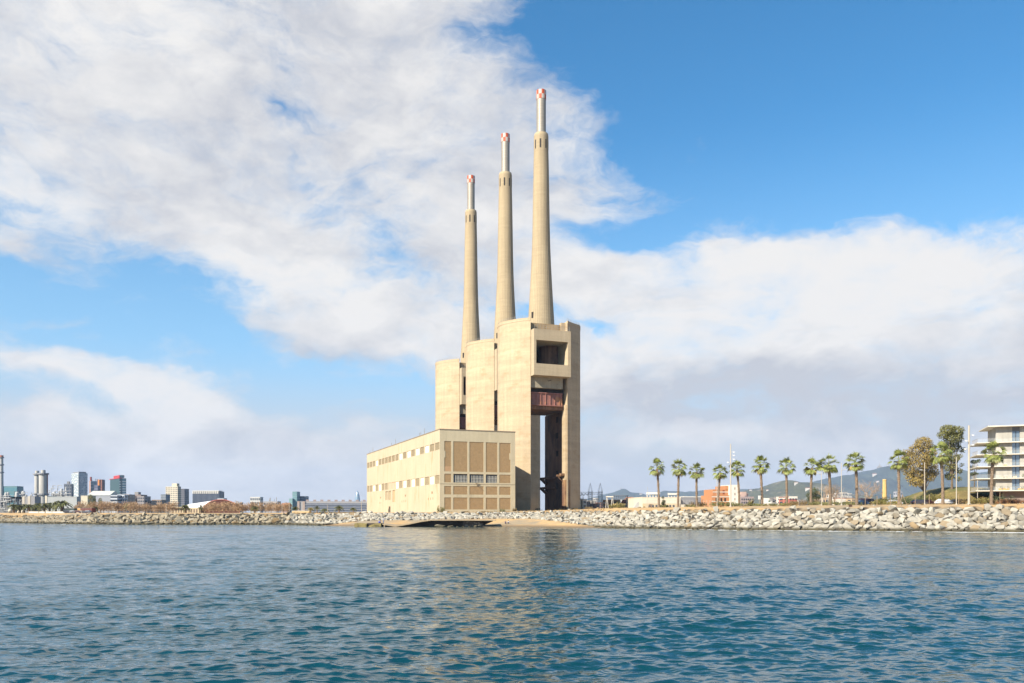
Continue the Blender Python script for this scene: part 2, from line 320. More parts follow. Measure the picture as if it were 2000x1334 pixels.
# ---- sea: a disc round the viewer whose rings widen with distance, with real waves
def sea():
    rr = [1.5]
    while rr[-1] < 420: rr.append(rr[-1] * (1.0031 if rr[-1] > 16 else 1.012) + 0.006)
    rr += [480, 600, 900, 1500, 2500, 4000]
    rr = np.array(rr)
    th = np.concatenate([np.linspace(-math.pi, -R(42), 60)[:-1], np.linspace(-R(42), R(42), 760), np.linspace(R(42), math.pi, 60)[1:]])
    T, RR = np.meshgrid(th, rr); X = RR * np.sin(T); Y = RR * np.cos(T)
    rs = np.random.RandomState(5); Z = np.zeros_like(X); DX = np.zeros_like(X); DY = np.zeros_like(X)
    spacing = np.maximum(RR * 0.0034, 0.02)
    comps = []
    for wl_, amp, n, spread, hd in ((14, .026, 7, .5, 0), (7.5, .018, 10, .6, .1), (4.0, .0125, 14, .7, -.15), (2.3, .0088, 16, .8, .1), (1.35, .0100, 24, .8, 0), (0.8, .0086, 26, .85, .1), (0.48, .0064, 24, .9, 0)):
        for k in range(n): comps.append((wl_ * rs.uniform(.75, 1.3), amp * rs.uniform(.6, 1.3) / math.sqrt(n) * 2.3, R(-78) + hd + rs.normal(0, spread * .55), rs.uniform(0, 6.28)))
    for L, A, d, ph in comps:
        k = 2 * math.pi / L; dx, dy = math.cos(d), math.sin(d)
        fade = np.clip((L / spacing - 2.2) / 2.5, 0, 1)
        q = k * (X * dx + Y * dy) + ph + 0.35 * np.sin(X * .06 * dy + Y * .05 * dx + ph)
        s_, c_ = np.sin(q), np.cos(q)
        Z += A * fade * c_; DX -= dx * A * 1.0 * fade * s_; DY -= dy * A * 1.0 * fade * s_
    gust = 0.85 + 0.4 * np.sin(X * .11 + 2.1 * np.sin(Y * .07)) * np.sin(Y * .09 - X * .05) * .6 + 0.35 * np.sin(X * .045 + 1.5 * np.sin(Y * .02)) * np.sin(Y * .03 + X * .013)
    Z *= gust; t = inland(X, Y)
    damp = np.clip(1 - (t + 6) / 10, 0.25, 1); Z *= damp
    co_ = np.stack([X + DX, Y + DY, Z], -1).reshape(-1, 3)
    m = bpy.data.materials.new('sea_water'); m.use_nodes = True; nt = m.node_tree; ns = nt.nodes; lk = nt.links; b = ns['Principled BSDF']
    b.inputs['Base Color'].default_value = (0.004, 0.05, 0.072, 1); b.inputs['Roughness'].default_value = 0.07; b.inputs['IOR'].default_value = 1.95
    tcn = ns.new('ShaderNodeTexCoord'); o_ = tcn.outputs['Object']
    def nz(s, st, det=4, rg=.6):
        mp = ns.new('ShaderNodeMapping'); lk.new(o_, mp.inputs[0]); mp.inputs[3].default_value = st; mp.inputs[2].default_value = (0, 0, R(9))
        n = ns.new('ShaderNodeTexNoise'); lk.new(mp.outputs[0], n.inputs[0]); n.inputs['Scale'].default_value = s; n.inputs['Detail'].default_value = det; n.inputs['Roughness'].default_value = rg; n.inputs['Distortion'].default_value = .4
        return n.outputs[0]
    def ridge(v):
        a_ = ns.new('ShaderNodeMath'); a_.operation = 'MULTIPLY_ADD'; lk.new(v, a_.inputs[0]); a_.inputs[1].default_value = 2; a_.inputs[2].default_value = -1
        c_ = ns.new('ShaderNodeMath'); c_.operation = 'ABSOLUTE'; lk.new(a_.outputs[0], c_.inputs[0]); d_ = ns.new('ShaderNodeMath'); d_.operation = 'SUBTRACT'; d_.inputs[0].default_value = 1; lk.new(c_.outputs[0], d_.inputs[1]); return d_.outputs[0]
    b1 = ns.new('ShaderNodeBump'); lk.new(ridge(nz(1.5, (.5, 1, 1), 2)), b1.inputs['Height']); b1.inputs['Strength'].default_value = 1.0; b1.inputs['Distance'].default_value = 0.075
    b2 = ns.new('ShaderNodeBump'); lk.new(ridge(nz(.7, (.45, 1, 1), 2, .5)), b2.inputs['Height']); b2.inputs['Strength'].default_value = 1.0; b2.inputs['Distance'].default_value = 0.10
    b0 = ns.new('ShaderNodeBump'); lk.new(nz(6.5, (.45, 1, 1), 4, .65), b0.inputs['Height']); b0.inputs['Strength'].default_value = 1.0; b0.inputs['Distance'].default_value = 0.006; lk.new(b0.outputs[0], b1.inputs['Normal'])
    lk.new(b1.outputs[0], b2.inputs['Normal']); 
    # ripples finer than the mesh: small random tilts of the surface
    mp = ns.new('ShaderNodeMapping'); lk.new(o_, mp.inputs[0]); mp.inputs[3].default_value = (.3, 1.2, 1); rn = ns.new('ShaderNodeTexNoise'); lk.new(mp.outputs[0], rn.inputs[0]); rn.inputs['Scale'].default_value = 3.2; rn.inputs['Detail'].default_value = 3
    vs_ = ns.new('ShaderNodeVectorMath'); vs_.operation = 'SUBTRACT'; lk.new(rn.outputs['Color'], vs_.inputs[0]); vs_.inputs[1].default_value = (.5, .5, .5)
    vm = ns.new('ShaderNodeVectorMath'); vm.operation = 'MULTIPLY'; lk.new(vs_.outputs[0], vm.inputs[0]); vm.inputs[1].default_value = (.6, 1.0, 0); al = ns.new('ShaderNodeAttribute'); al.attribute_name = 'subgrid'; vk = ns.new('ShaderNodeVectorMath'); vk.operation = 'SCALE'; lk.new(al.outputs['Fac'], vk.inputs['Scale']); lk.new(vm.outputs[0], vk.inputs[0])
    va = ns.new('ShaderNodeVectorMath'); va.operation = 'ADD'; lk.new(vk.outputs[0], va.inputs[0]); lk.new(b2.outputs[0], va.inputs[1]); vn = ns.new('ShaderNodeVectorMath'); vn.operation = 'NORMALIZE'; lk.new(va.outputs[0], vn.inputs[0])
    lk.new(vn.outputs[0], b.inputs['Normal'])
    # broad patches of greener and bluer water
    cr = ns.new('ShaderNodeMix'); cr.data_type = 'RGBA'; lk.new(nz(.02, (.5, 1, 1), 3), cr.inputs[0]); cr.inputs[6].default_value = (0.001, 0.031, 0.043, 1); cr.inputs[7].default_value = (0.002, 0.038, 0.041, 1)
    at = ns.new('ShaderNodeAttribute'); at.attribute_name = 'foam'
    def mth(op, a, c_, cl=False):
        n = ns.new('ShaderNodeMath'); n.operation = op; n.use_clamp = cl
        for i, v in enumerate((a, c_)):
            if isinstance(v, (int, float)): n.inputs[i].default_value = v
            else: lk.new(v, n.inputs[i])
        return n.outputs[0]
    fm = mth('MULTIPLY', mth('SUBTRACT', mth('ADD', at.outputs['Fac'], mth('MULTIPLY', nz(.8, (.4, 1, 1), 6, .7), 1.0)), 1.05), 5.0, True)
    at2 = ns.new('ShaderNodeAttribute'); at2.attribute_name = 'shallow'
    c1 = ns.new('ShaderNodeMix'); c1.data_type = 'RGBA'; lk.new(at2.outputs['Fac'], c1.inputs[0]); lk.new(cr.outputs[2], c1.inputs[6]); c1.inputs[7].default_value = (0.05, 0.095, 0.065, 1)
    c2 = ns.new('ShaderNodeMix'); c2.data_type = 'RGBA'; lk.new(fm, c2.inputs[0]); lk.new(c1.outputs[2], c2.inputs[6]); c2.inputs[7].default_value = (0.62, 0.64, 0.64, 1)
    lk.new(c2.outputs[2], b.inputs['Base Color'])
    rf = ns.new('ShaderNodeMapRange'); lk.new(fm, rf.inputs[0]); rf.inputs[3].default_value = 0.07; rf.inputs[4].default_value = 0.8; lk.new(rf.outputs[0], b.inputs['Roughness'])
    o = quads_mesh('water', co_, len(rr), len(th), m)
    tag(o, 'choppy blue green sea in front of the shore', kind='structure')
    fx = np.interp(X, [-240, -160, -90, -60, 22, 30, 60, 90, 130], [.8, .55, .2, .4, .35, .5, .75, 1.15, 1.3])
    foam = fx * np.exp(-np.clip(-t - np.interp(X, [-240, -160, -60, 20, 35, 120], [1.0, 2.0, .2, .2, 2.0, 2.6]), 0, 99) / np.interp(X, [0, 60, 120], [1.2, 1.6, 3.2])) * 1.2
    a = o.data.attributes.new('foam', 'FLOAT', 'POINT'); a.data.foreach_set('value', foam.ravel().astype(np.float32))
    a = o.data.attributes.new('subgrid', 'FLOAT', 'POINT'); a.data.foreach_set('value', np.clip(.05 + (RR - 45) / 240, .05, .42).ravel().astype(np.float32))
    a = o.data.attributes.new('shallow', 'FLOAT', 'POINT'); a.data.foreach_set('value', (np.exp(-np.clip(-t, 0, 99) / 5) * .8).ravel().astype(np.float32))
sea()
# ---- boulders of the sea wall
def hull(n, r, seed, jag=0.0):
    rs = random.Random(seed); bm = bmesh.new()
    for i in range(n):
        v = Vector((rs.gauss(0, 1), rs.gauss(0, 1), rs.gauss(0, 1))).normalized()
        v = Vector([max(-.78, min(.78, c)) for c in v]) * rs.uniform(.85, 1.15)
        bm.verts.new((v.x * r[0], v.y * r[1], v.z * r[2]))
    res = bmesh.ops.convex_hull(bm, input=bm.verts)
    bmesh.ops.delete(bm, geom=[e for e in bm.verts if not e.link_faces], context='VERTS')
    bmesh.ops.dissolve_limit(bm, angle_limit=R(14), verts=bm.verts, edges=bm.edges)
    bmesh.ops.recalc_face_normals(bm, faces=bm.faces); return bm
def rock_mat(name, a, b_, c_, bright=1.0):
    m = mat(name, (1, 1, 1), 0.92, 0.10, 0.9, bump=0.6, bs=2.2, fine=0.10, spec=0.3)
    ns = m.node_tree.nodes; lk = m.node_tree.links; bs = ns['Principled BSDF']; src = bs.inputs['Base Color'].links[0].from_socket
    g = ns.new('ShaderNodeNewGeometry'); oi = ns.new('ShaderNodeObjectInfo'); ad = ns.new('ShaderNodeMath'); ad.operation = 'ADD'
    lk.new(g.outputs['Random Per Island'], ad.inputs[0]); lk.new(oi.outputs['Random'], ad.inputs[1])
    fr = ns.new('ShaderNodeMath'); fr.operation = 'FRACT'; lk.new(ad.outputs[0], fr.inputs[0])
    cr = ns.new('ShaderNodeValToRGB'); e = cr.color_ramp.elements; cr.color_ramp.interpolation = 'LINEAR'
    e[0].position = 0; a, b_, c_ = [[q * ALB for q in w] for w in (a, b_, c_)]; e[0].color = (*a, 1); e[1].position = 1.0; e[1].color = (*c_, 1)
    k = e.new(.7); k.color = (*b_, 1); k = e.new(.86); k.color = (*[x * .8 for x in b_], 1)
    lk.new(fr.outputs[0], cr.inputs[0])
    mu = ns.new('ShaderNodeMix'); mu.data_type = 'RGBA'; mu.blend_type = 'MULTIPLY'; mu.inputs[0].default_value = 1; lk.new(cr.outputs[0], mu.inputs[6]); lk.new(src, mu.inputs[7])
    # weed and wet at the tide line (world height)
    sp = ns.new('ShaderNodeSeparateXYZ'); lk.new(g.outputs['Position'], sp.inputs[0]); mr = ns.new('ShaderNodeMapRange'); lk.new(sp.outputs[2], mr.inputs[0]); mr.inputs[1].default_value = 1.0; mr.inputs[2].default_value = 0.45
    mm = ns.new('ShaderNodeMix'); mm.data_type = 'RGBA'; lk.new(mr.outputs[0], mm.inputs[0]); lk.new(mu.outputs[2], mm.inputs[6]); mm.inputs[7].default_value = (.07, .06, .035, 1)
    lk.new(mm.outputs[2], bs.inputs['Base Color']); return m
ROCK = rock_mat('pale_boulder', (.68, .64, .54), (.54, .50, .41), (.44, .32, .18))
ROCK2 = rock_mat('brown_boulder', (.52, .46, .34), (.48, .41, .29), (.34, .23, .11))
protos = []
for k in range(14):
    rs = random.Random(k)
    bm = hull(rs.choice((11, 13, 16)), (1.25, rs.uniform(.8, 1.0), rs.uniform(.65, .85)), 100 + k)
    me = bpy.data.meshes.new('boulder'); bm.to_mesh(me); bm.free(); me.materials.append(ROCK); protos.append(me)
def scatter():
    rs = random.Random(11); pts = []
    x = -300.0
    cand = []
    for _ in range(90000):
        x = rs.uniform(-300, 175)
        r0, z0, r1, z1, zg = [float(np.interp(x, pa[0], pa[k])) for k in range(1, 6)]
        t = rs.uniform(r0 - 1.6, r1 - .5)
        c_ = float(slope_cos(x)); y = float(shore(x)) + t / c_
        base = float(np.interp(x, [-230, -180, -160, 15, 35, 60, 175], [.62, .62, 1.0, .76, .77, .86, .98]))
        if x < -168:
            t = rs.uniform(-1.6, 15) if rs.random() < .45 else rs.uniform(-1.6, 6); y = float(shore(x)) + t / c_
            if rs.random() < .8 and t > 5: continue
        s = base * (rs.uniform(.85, 1.4) if rs.random() < .4 else rs.uniform(.45, .85))
        cand.append((x, y, t, s, (t - r0) / (r1 - r0)))
    cell = {}; keep = []
    for c_ in sorted(cand, key=lambda q: -q[3] * rs.uniform(.8, 1)):
        x, y, t, s, f = c_; k = (int(x // 3), int(y // 3)); ok = True
        for i in (-1, 0, 1):
            for j in (-1, 0, 1):
                for (a, b_, s2) in cell.get((k[0] + i, k[1] + j), ()):
                    if (a - x) ** 2 + ((b_ - y) * .8) ** 2 < (.54 * (s + s2)) ** 2: ok = False; break
                if not ok: break
            if not ok: break
        if not ok: continue
        cell.setdefault(k, []).append((x, y, s)); keep.append(c_)
    return keep
rk = scatter()
rk = [(x, y, t, s, f) for (x, y, t, s, f) in rk]
def in_view(x, y): return abs(x / y) < 0.632
rs_ = random.Random(3)
near = sorted([r for r in rk if in_view(r[0], r[1]) and r[0] > 22], key=lambda q: -q[3] / q[1])[:300]
nset = set(near); rest = [r for r in rk if r not in nset]
for (x, y, t, s, f) in near:
    o = bpy.data.objects.new('boulder', rs_.choice(protos)); C.objects.link(o)
    o.location = (x, y, gz(x, y) + .10 * s); o.scale = (s * rs_.uniform(.85, 1.2), s * rs_.uniform(.8, 1.1), s * rs_.uniform(.85, 1.25))
    o.rotation_euler = (rs_.uniform(-.5, .5), rs_.uniform(-.45, .45), rs_.uniform(0, 6.28))
    tag(o, 'pale angular boulder piled in the sea wall on the right half of the shore', 'boulder', 'boulders of the sea wall')
def rock_stuff(name, lst, m, label):
    mb = MB()
    hs_ = []
    for k in range(14):
        me = protos[k]; hs_.append(([v.co.copy() for v in me.vertices], [tuple(p.vertices) for p in me.polygons]))
    for (x, y, t, s, f) in lst:
        vs, fs = rs_.choice(hs_)
        mtx = Matrix.Translation((x, y, gz(x, y) + .10 * s)) @ Matrix.Rotation(rs_.uniform(0, 6.28), 4, 'Z') @ Matrix.Rotation(rs_.uniform(-.5, .5), 4, 'X') @ Matrix.Diagonal((s, s * rs_.uniform(.8, 1.1), s * rs_.uniform(.85, 1.2), 1))
        mb.add([mtx @ v for v in vs], fs)
    return tag(mb.build(name, m), label, 'boulders', kind='stuff')
rock_stuff('boulder_bank', [r for r in rest if r[0] > -84], ROCK, 'long bank of pale boulders below the power station')
rock_stuff('boulder_bank', [r for r in rest if r[0] <= -84], ROCK2, 'browner bank of boulders along the far left shore')
# ------------------------------------------------------------------ power station
RZ = R(20.97)
BX = Vector((math.cos(RZ), math.sin(RZ), 0)); AY = Vector((-math.sin(RZ), math.cos(RZ), 0))
M_silo = mat('board_marked_concrete', (.53, .42, .275), .9, .08, .08, 2, bump=.25, bs=4, bands=(.55, .12), fine=.05, streak=.10, stain=((.42, .30, .17), .54, .74, .12, 2.0))
M_chim = mat('chimney_concrete', (.49, .39, .245), .9, .08, .1, 1, bands=(.8, .10), fine=.05, streak=.08)
M_box = mat('box_concrete', (.50, .405, .27), .9, .08, .12, 1, bands=(.6, .08), streak=.08, fine=.05)
M_beam = mat('bearing_beam_concrete', (.42, .37, .27), .9, .14, .3, 1, streak=.15, stain=((.10, .07, .05), .62, .70, .5, 1))
M_rust = mat('rusty_red_steel', (.34, .15, .12), .7, .2, .25, 1, streak=.2, stain=((.55, .26, .11), .52, .64, .2, 1))
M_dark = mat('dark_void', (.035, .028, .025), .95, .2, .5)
M_inner = mat('shaded_brown_concrete', (.27, .15, .09), .9, .3, .15, .6, streak=.35, stain=((.07, .05, .045), .5, .65, .12, .6))  # rusty brown; shade inside the box is put into the dark tone
M_rusto = mat('rust_stained_concrete', (.40, .24, .12), .9, .2, .2, .5, streak=.3, stain=((.16, .08, .05), .45, .6, .2, .4))
M_rail = mat('galvanised_rail', (.35, .33, .30), .6, .1)
M_flue = mat('silver_flue_sheet', (.38, .34, .28), .5, .06, .2, bands=(1.3, .12), metal=.2)
M_red = mat('red_warning_paint', (.58, .10, .03), .6, .2); M_white = mat('white_warning_paint', (.54, .51, .46), .6, .2)
def arc(pts, n=5):
    """smooth a polyline (Catmull-Rom)"""
    out_ = []; P_ = [Vector(p) for p in pts]
    for i in range(len(P_) - 1):
        p0 = P_[max(i - 1, 0)]; p1 = P_[i]; p2 = P_[i + 1]; p3 = P_[min(i + 2, len(P_) - 1)]
        for k in range(n):
            t = k / n; out_.append(tuple(.5 * ((2 * p1) + (p2 - p0) * t + (2 * p0 - 5 * p1 + 4 * p2 - p3) * t * t + (3 * p1 - p0 - 3 * p2 + p3) * t ** 3)))
    out_.append(tuple(P_[-1])); return out_
GZ0 = 5.2
def zr(z): return z + EYE - GZ0          # height above the eye -> local height
def tower(loc, label):
    t = empty('boiler_tower', (loc[0], loc[1], GZ0), RZ, label, 'power station tower', 'boiler towers with chimneys')
    top = zr(87.6)
    L = arc([(-12.8, -18), (-16.6, -14.2), (-19.4, -10), (-21.2, -6), (-21.9, -2), (-21.4, 2), (-19.4, 6), (-16.4, 9.6), (-12.8, 12)])
    Rr = arc([(5.4, -18), (9.4, -14.9), (14.3, -11.8), (16.9, -7.5), (17.9, -3), (17.6, 2), (15.6, 6), (11.8, 9.6), (7.4, 11.9)])
    def shell(pts, inner, lip, s):
        poly = list(pts) + ([(lip, 10)] if False else []) + inner
        if s > 0: pass
        mb = MB(); n = len(poly)
        mb.prism(poly if s < 0 else poly, -1, top)
        rim = [(x * 1.0, y) for x, y in poly]
        return mb
    li = [(-12.8, 9), (-15, 9), (-15, -13.2), (-12.8, -13.2)]
    ri = [(7.4, -13.2), (5.4, -13.2)]
    # orient counter-clockwise
    def ccw(p):
        a = sum(p[i][0] * p[(i + 1) % len(p)][1] - p[(i + 1) % len(p)][0] * p[i][1] for i in range(len(p)))
        return p if a > 0 else p[::-1]
    for pts, inn in ((L, li), (Rr, ri)):
        poly = ccw(list(pts) + inn); mb = MB(); mb.prism(poly, -1, top)
        sh = mb.build('silo_shell', M_silo, t)
        for p in sh.data.polygons: p.use_smooth = abs(p.normal.z) < .5 and True
        sh.data.set_sharp_from_angle(angle=R(35))
        rim = MB(); q = list(pts)
        # raised kerb round the shell roof
        for i in range(len(q) - 1):
            a = Vector((*q[i], 0)); b = Vector((*q[i + 1], 0)); c_ = Vector((-3.7, -3, 0))
            ai = a + (c_ - a).normalized() * .5; bi = b + (c_ - b).normalized() * .5
            ao = a - (c_ - a).normalized() * .12; bo = b - (c_ - b).normalized() * .12
            v = [ao, bo, bi, ai]; v = [Vector((k.x, k.y, z)) for z in (top - 1.1, top + .25) for k in v]
            rim.add(v, [(0, 1, 5, 4), (2, 3, 7, 6), (4, 5, 6, 7), (3, 2, 1, 0), (1, 2, 6, 5), (3, 0, 4, 7)])
        rim.build('roof_kerb', M_silo, sh)
        rl = MB()
        for i in range(0, len(q), 2):
            a = Vector((*q[i], 0)); c_ = Vector((-3.7, -3, 0)); a = a + (c_ - a).normalized() * .3
            rl.tube((a.x, a.y, top + .2), (a.x, a.y, top + 1.35), .045, n=4)
            if i:
                for h in (.8, 1.35): rl.tube((pv.x, pv.y, top + h), (a.x, a.y, top + h), .035, n=4)
            pv = a
        rl.build('railing', M_rail, sh)
    # deck and parapet between the shells
    MB().box(-12.8, 5.4, -16.5, 11, zr(80.2), zr(81.8)).build('roof_slab', M_box, t)
    MB().box(-12.79, 3.2, -15.2, -14.6, zr(81.8), zr(86.2)).build('parapet_wall', mat('stained_parapet', (.42, .30, .16), .9, .15, .3, streak=.25), t)
    MB().box(3.2, 5.39, -15.9, -13.8, zr(81.8), zr(87.2)).build('parapet_pier', M_silo, t)
    # projecting concrete box with its window-like opening
    x0, x1, yf = -12.6, 5.5, -21.5; zb, zt = zr(61.5), zr(82.2)
    bx = MB(); D_ = .9
    hole = [(1.1, 16.7, zr(66.7) - zb, zr(77.2) - zb)]
    bx.wall((x0, yf, zb), (1, 0, 0), x1 - x0, zt - zb, hole, D_, (0, -1, 0))
    bx.wall((x0, yf + D_, zb + 1), (1, 0, 0), x1 - x0, zt - zb - 2, [(1.1, 16.7, zr(66.7) - zb - 1, zr(77.2) - zb - 1)], 0, (0, 1, 0))
    # outer skin (top, bottom, sides), then the inner lining
    bx.quad((x0, yf, zt), (x1, yf, zt), (x1, -16.5, zt), (x0, -16.5, zt)); bx.quad((x0, -16, zb), (x1, -16, zb), (x1, yf, zb), (x0, yf, zb))
    bx.quad((x0, -16, zb), (x0, yf, zb), (x0, yf, zt), (x0, -16, zt)); bx.quad((x1, yf, zb), (x1, -16, zb), (x1, -16, zt), (x1, yf, zt))
    b_o = bx.build('projecting_box', M_box, t)
    inn = MB(); inn.box(x0 + .02, x1 - .02, yf + D_ + .01, 4, zb + .05, zr(66.6)); inn.box(x0 + .02, x1 - .02, yf + D_ + .01, 4, zr(77.3), zt - .05)
    inn.box(x0 + .02, x0 + .9, yf + D_ + .01, 4, zr(66.6), zr(77.3)); inn.box(x1 - .9, x1 - .02, yf + D_ + .01, 0, zr(66.6), zr(77.3))
    inn.build('box_lining', M_beam, b_o)
    # slanting splayed jamb on the right of the opening
    jb = MB(); xa = x0 + 16.7
    jb.add([(xa - .9, yf + 2.2, zr(66.7)), (xa + .3, yf + .05, zr(66.7)), (xa + .3, yf + 2.2, zr(66.7)), (xa - .05, yf + 2.2, zr(77.2)), (xa + .3, yf + .05, zr(77.2)), (xa + .3, yf + 2.2, zr(77.2))], [(0, 1, 4, 3), (1, 2, 5, 4), (2, 0, 3, 5), (2, 1, 0), (3, 4, 5)])
    jb.build('splayed_jamb', M_box, b_o)
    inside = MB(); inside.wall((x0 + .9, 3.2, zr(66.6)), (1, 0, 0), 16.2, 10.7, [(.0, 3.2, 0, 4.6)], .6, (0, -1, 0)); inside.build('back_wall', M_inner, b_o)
    MB().lathe([(4.6, zr(61.6)), (4.6, zr(80.2))], 24, (1.2, -6.5, 0)).build('duct', M_inner, b_o, smooth=True)  # dark tone carries the shade inside the box
    rl = MB()
    for i in range(13):
        x = x0 + .4 + i * 1.43; rl.tube((x, yf + .4, zt), (x, yf + .4, zt + 3.2 * .6), .06, n=4)
    for h in (.9, 1.9): rl.tube((x0 + .4, yf + .4, zt + h), (x1 - .4, yf + .4, zt + h), .05, n=4)
    rl.build('railing', M_rail, b_o)
    # bearing beam, red girder below it
    bb = MB(); bb.box(-12.78, 3.6, -16.9, -12.5, zr(56.6), zb); bb.build('bearing_beam', M_beam, t)
    sl = MB(); sl.box(-12.78, 5.3, -14.2, 9, zr(54.2), zr(56.6)); sl.build('slot_shade_block', M_dark, t)  # solid dark block; shade of the slot put into its colour
    gd = MB(); gd.box(-12.79, 3.9, -15.6, -15.2, zr(48.9), zr(54.6)); gd.box(-12.79, 3.9, -16.0, -14.8, zr(54.3), zr(54.7)); gd.box(-12.79, 3.9, -16.0, -14.8, zr(48.7), zr(49.1))
    for i in range(7): gd.box(-11.5 + i * 2.3, -11.35 + i * 2.3, -15.95, -15.6, zr(49.1), zr(54.3))
    gd.build('rusty_girder', M_rust, t)
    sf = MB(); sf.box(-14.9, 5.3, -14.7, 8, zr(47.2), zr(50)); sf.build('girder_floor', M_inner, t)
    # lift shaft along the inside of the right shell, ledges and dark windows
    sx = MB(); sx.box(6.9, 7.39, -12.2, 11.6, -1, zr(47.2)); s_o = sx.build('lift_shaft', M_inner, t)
    for z in (46 - 1.5, 37, 28.5, 19, 13):
        w = MB(); w.box(6.83, 6.9, -4.5, -2.0, zr(z - 1.8), zr(z + .9)); w.build('window', M_dark, s_o)
    for z in (17.0, 12.3):
        w = MB(); w.prism([(7.0, 11.9), (7.0, -1), (4.3, 4), (4.3, 11.9)][::-1], zr(z - .9), zr(z + .1)); w.add([(4.3, 11.9, zr(z - .9)), (6.9, 11.9, zr(z - 3.2)), (6.9, 7, zr(z - 3.2)), (4.3, 7, zr(z - .9))], [(0, 1, 2, 3)]); w.build('ledge', M_inner, t)
    lip = MB(); lip.box(4.9, 7.3, -17.2, -13.1, zr(15), zr(49.5)); lip.build('shell_lip', M_silo, t)
    lip = MB(); lip.box(4.95, 7.3, -17.1, -13.1, -1, zr(14.99)); lip.build('rusty_pier', M_rusto, t)
    br = MB(); br.box(1.6, 5.2, -14.6, -14.0, zr(16.6), zr(17.5)); br.tube((2, -14.3, zr(16.8)), (5.1, -14.3, zr(13.8)), .22, n=5); br.box(3.2, 5.2, -16.2, -13.8, zr(17.0), zr(18.0)); br.build('bracket', M_rusto, t)
    # chimney
    ch = MB(); prof = [(7.2, 78), (6.6, 84), (6.2, 91), (5.7, 99), (5.15, 108.5), (4.65, 118), (4.3, 126), (4.0, 139), (3.8, 152), (3.6, 164), (3.42, 172), (3.42, 179), (3.25, 180)]
    ch.lathe([(r, zr(z)) for r, z in prof], 36); c_o = ch.build('chimney', M_chim, t)
    rb = MB()
    for k in range(36):     # slender vertical shutter joints
        a = 2 * math.pi * k / 36; cs, sn = math.cos(a), math.sin(a)
        for i in range(len(prof) - 2):
            (r0, z0), (r1, z1) = prof[i], prof[i + 1]
            rb.tube((r0 * cs, r0 * sn, zr(z0)), (r1 * cs, r1 * sn, zr(z1)), .055, n=3)
    rb.build('shutter_joint', mat('dark_joint', (.30, .23, .14), .9, .1), c_o)
    fl = MB(); fl.lathe([(2.25, zr(179)), (2.25, zr(197))], 28)
    f_o = fl.build('steel_flue', M_flue, c_o, smooth=True); f_o.data.set_sharp_from_angle(angle=R(40))
    for k in range(9):
        pass
    rg = MB()
    for k in range(14): rg.lathe([(2.29, zr(180.6 + k * 1.2)), (2.29, zr(180.72 + k * 1.2))], 28)
    rg.build('flue_ring', M_flue, f_o)
    bd = MB(); n = 10
    for row in range(2):
        for k in range(n):
            a0 = 2 * math.pi * k / n; a1 = 2 * math.pi * (k + 1) / n
            z0 = 196.3 + row * 2.15; z1 = z0 + 2.15; pts = []
            for q in range(3):
                a = a0 + (a1 - a0) * q / 2; pts.append((2.38 * math.cos(a), 2.38 * math.sin(a)))
            v = [(x, y, zr(z0)) for x, y in pts] + [(x, y, zr(z1)) for x, y in pts]
            bd.add(v, [(0, 1, 4, 3), (1, 2, 5, 4)], (k + row) % 2)
    bd.lathe([(2.38, zr(196.29)), (1.9, zr(196.3))], 28, cap=False); bd.lathe([(2.38, zr(200.6)), (1.9, zr(200.6)), (1.9, zr(197))], 28, cap=False)
    bd.build('checkered_band', [M_red, M_white], f_o)
    for k in range(8):
        a = 2 * math.pi * (k + .35) / 8; s_ = MB(); s_.box(3.36, 3.47, -.34, .34, zr(172.4), zr(176.6)); o = s_.build('vent_slot', M_dark, c_o); o.rotation_euler = (0, 0, a)
    dr = MB(); dr.box(5.9, 6.35, -.5, .5, zr(91.6), zr(94.4)); o = dr.build('access_door', M_dark, c_o); o.rotation_euler = (0, 0, R(205))
    return t
C1 = (13.9, 390.0)
T1 = tower(C1, 'nearest and tallest looking boiler tower with its striped capped chimney and square opening')
def more(src, loc, label):
    c = copy_tree(src); c.location = (loc[0], loc[1], GZ0); c['label'] = label; return c
T2 = more(T1, (-3.5, 435), 'middle boiler tower and chimney of the row of three')
T3 = more(T1, (-24.5, 489), 'farthest boiler tower and chimney, left end of the row of three')
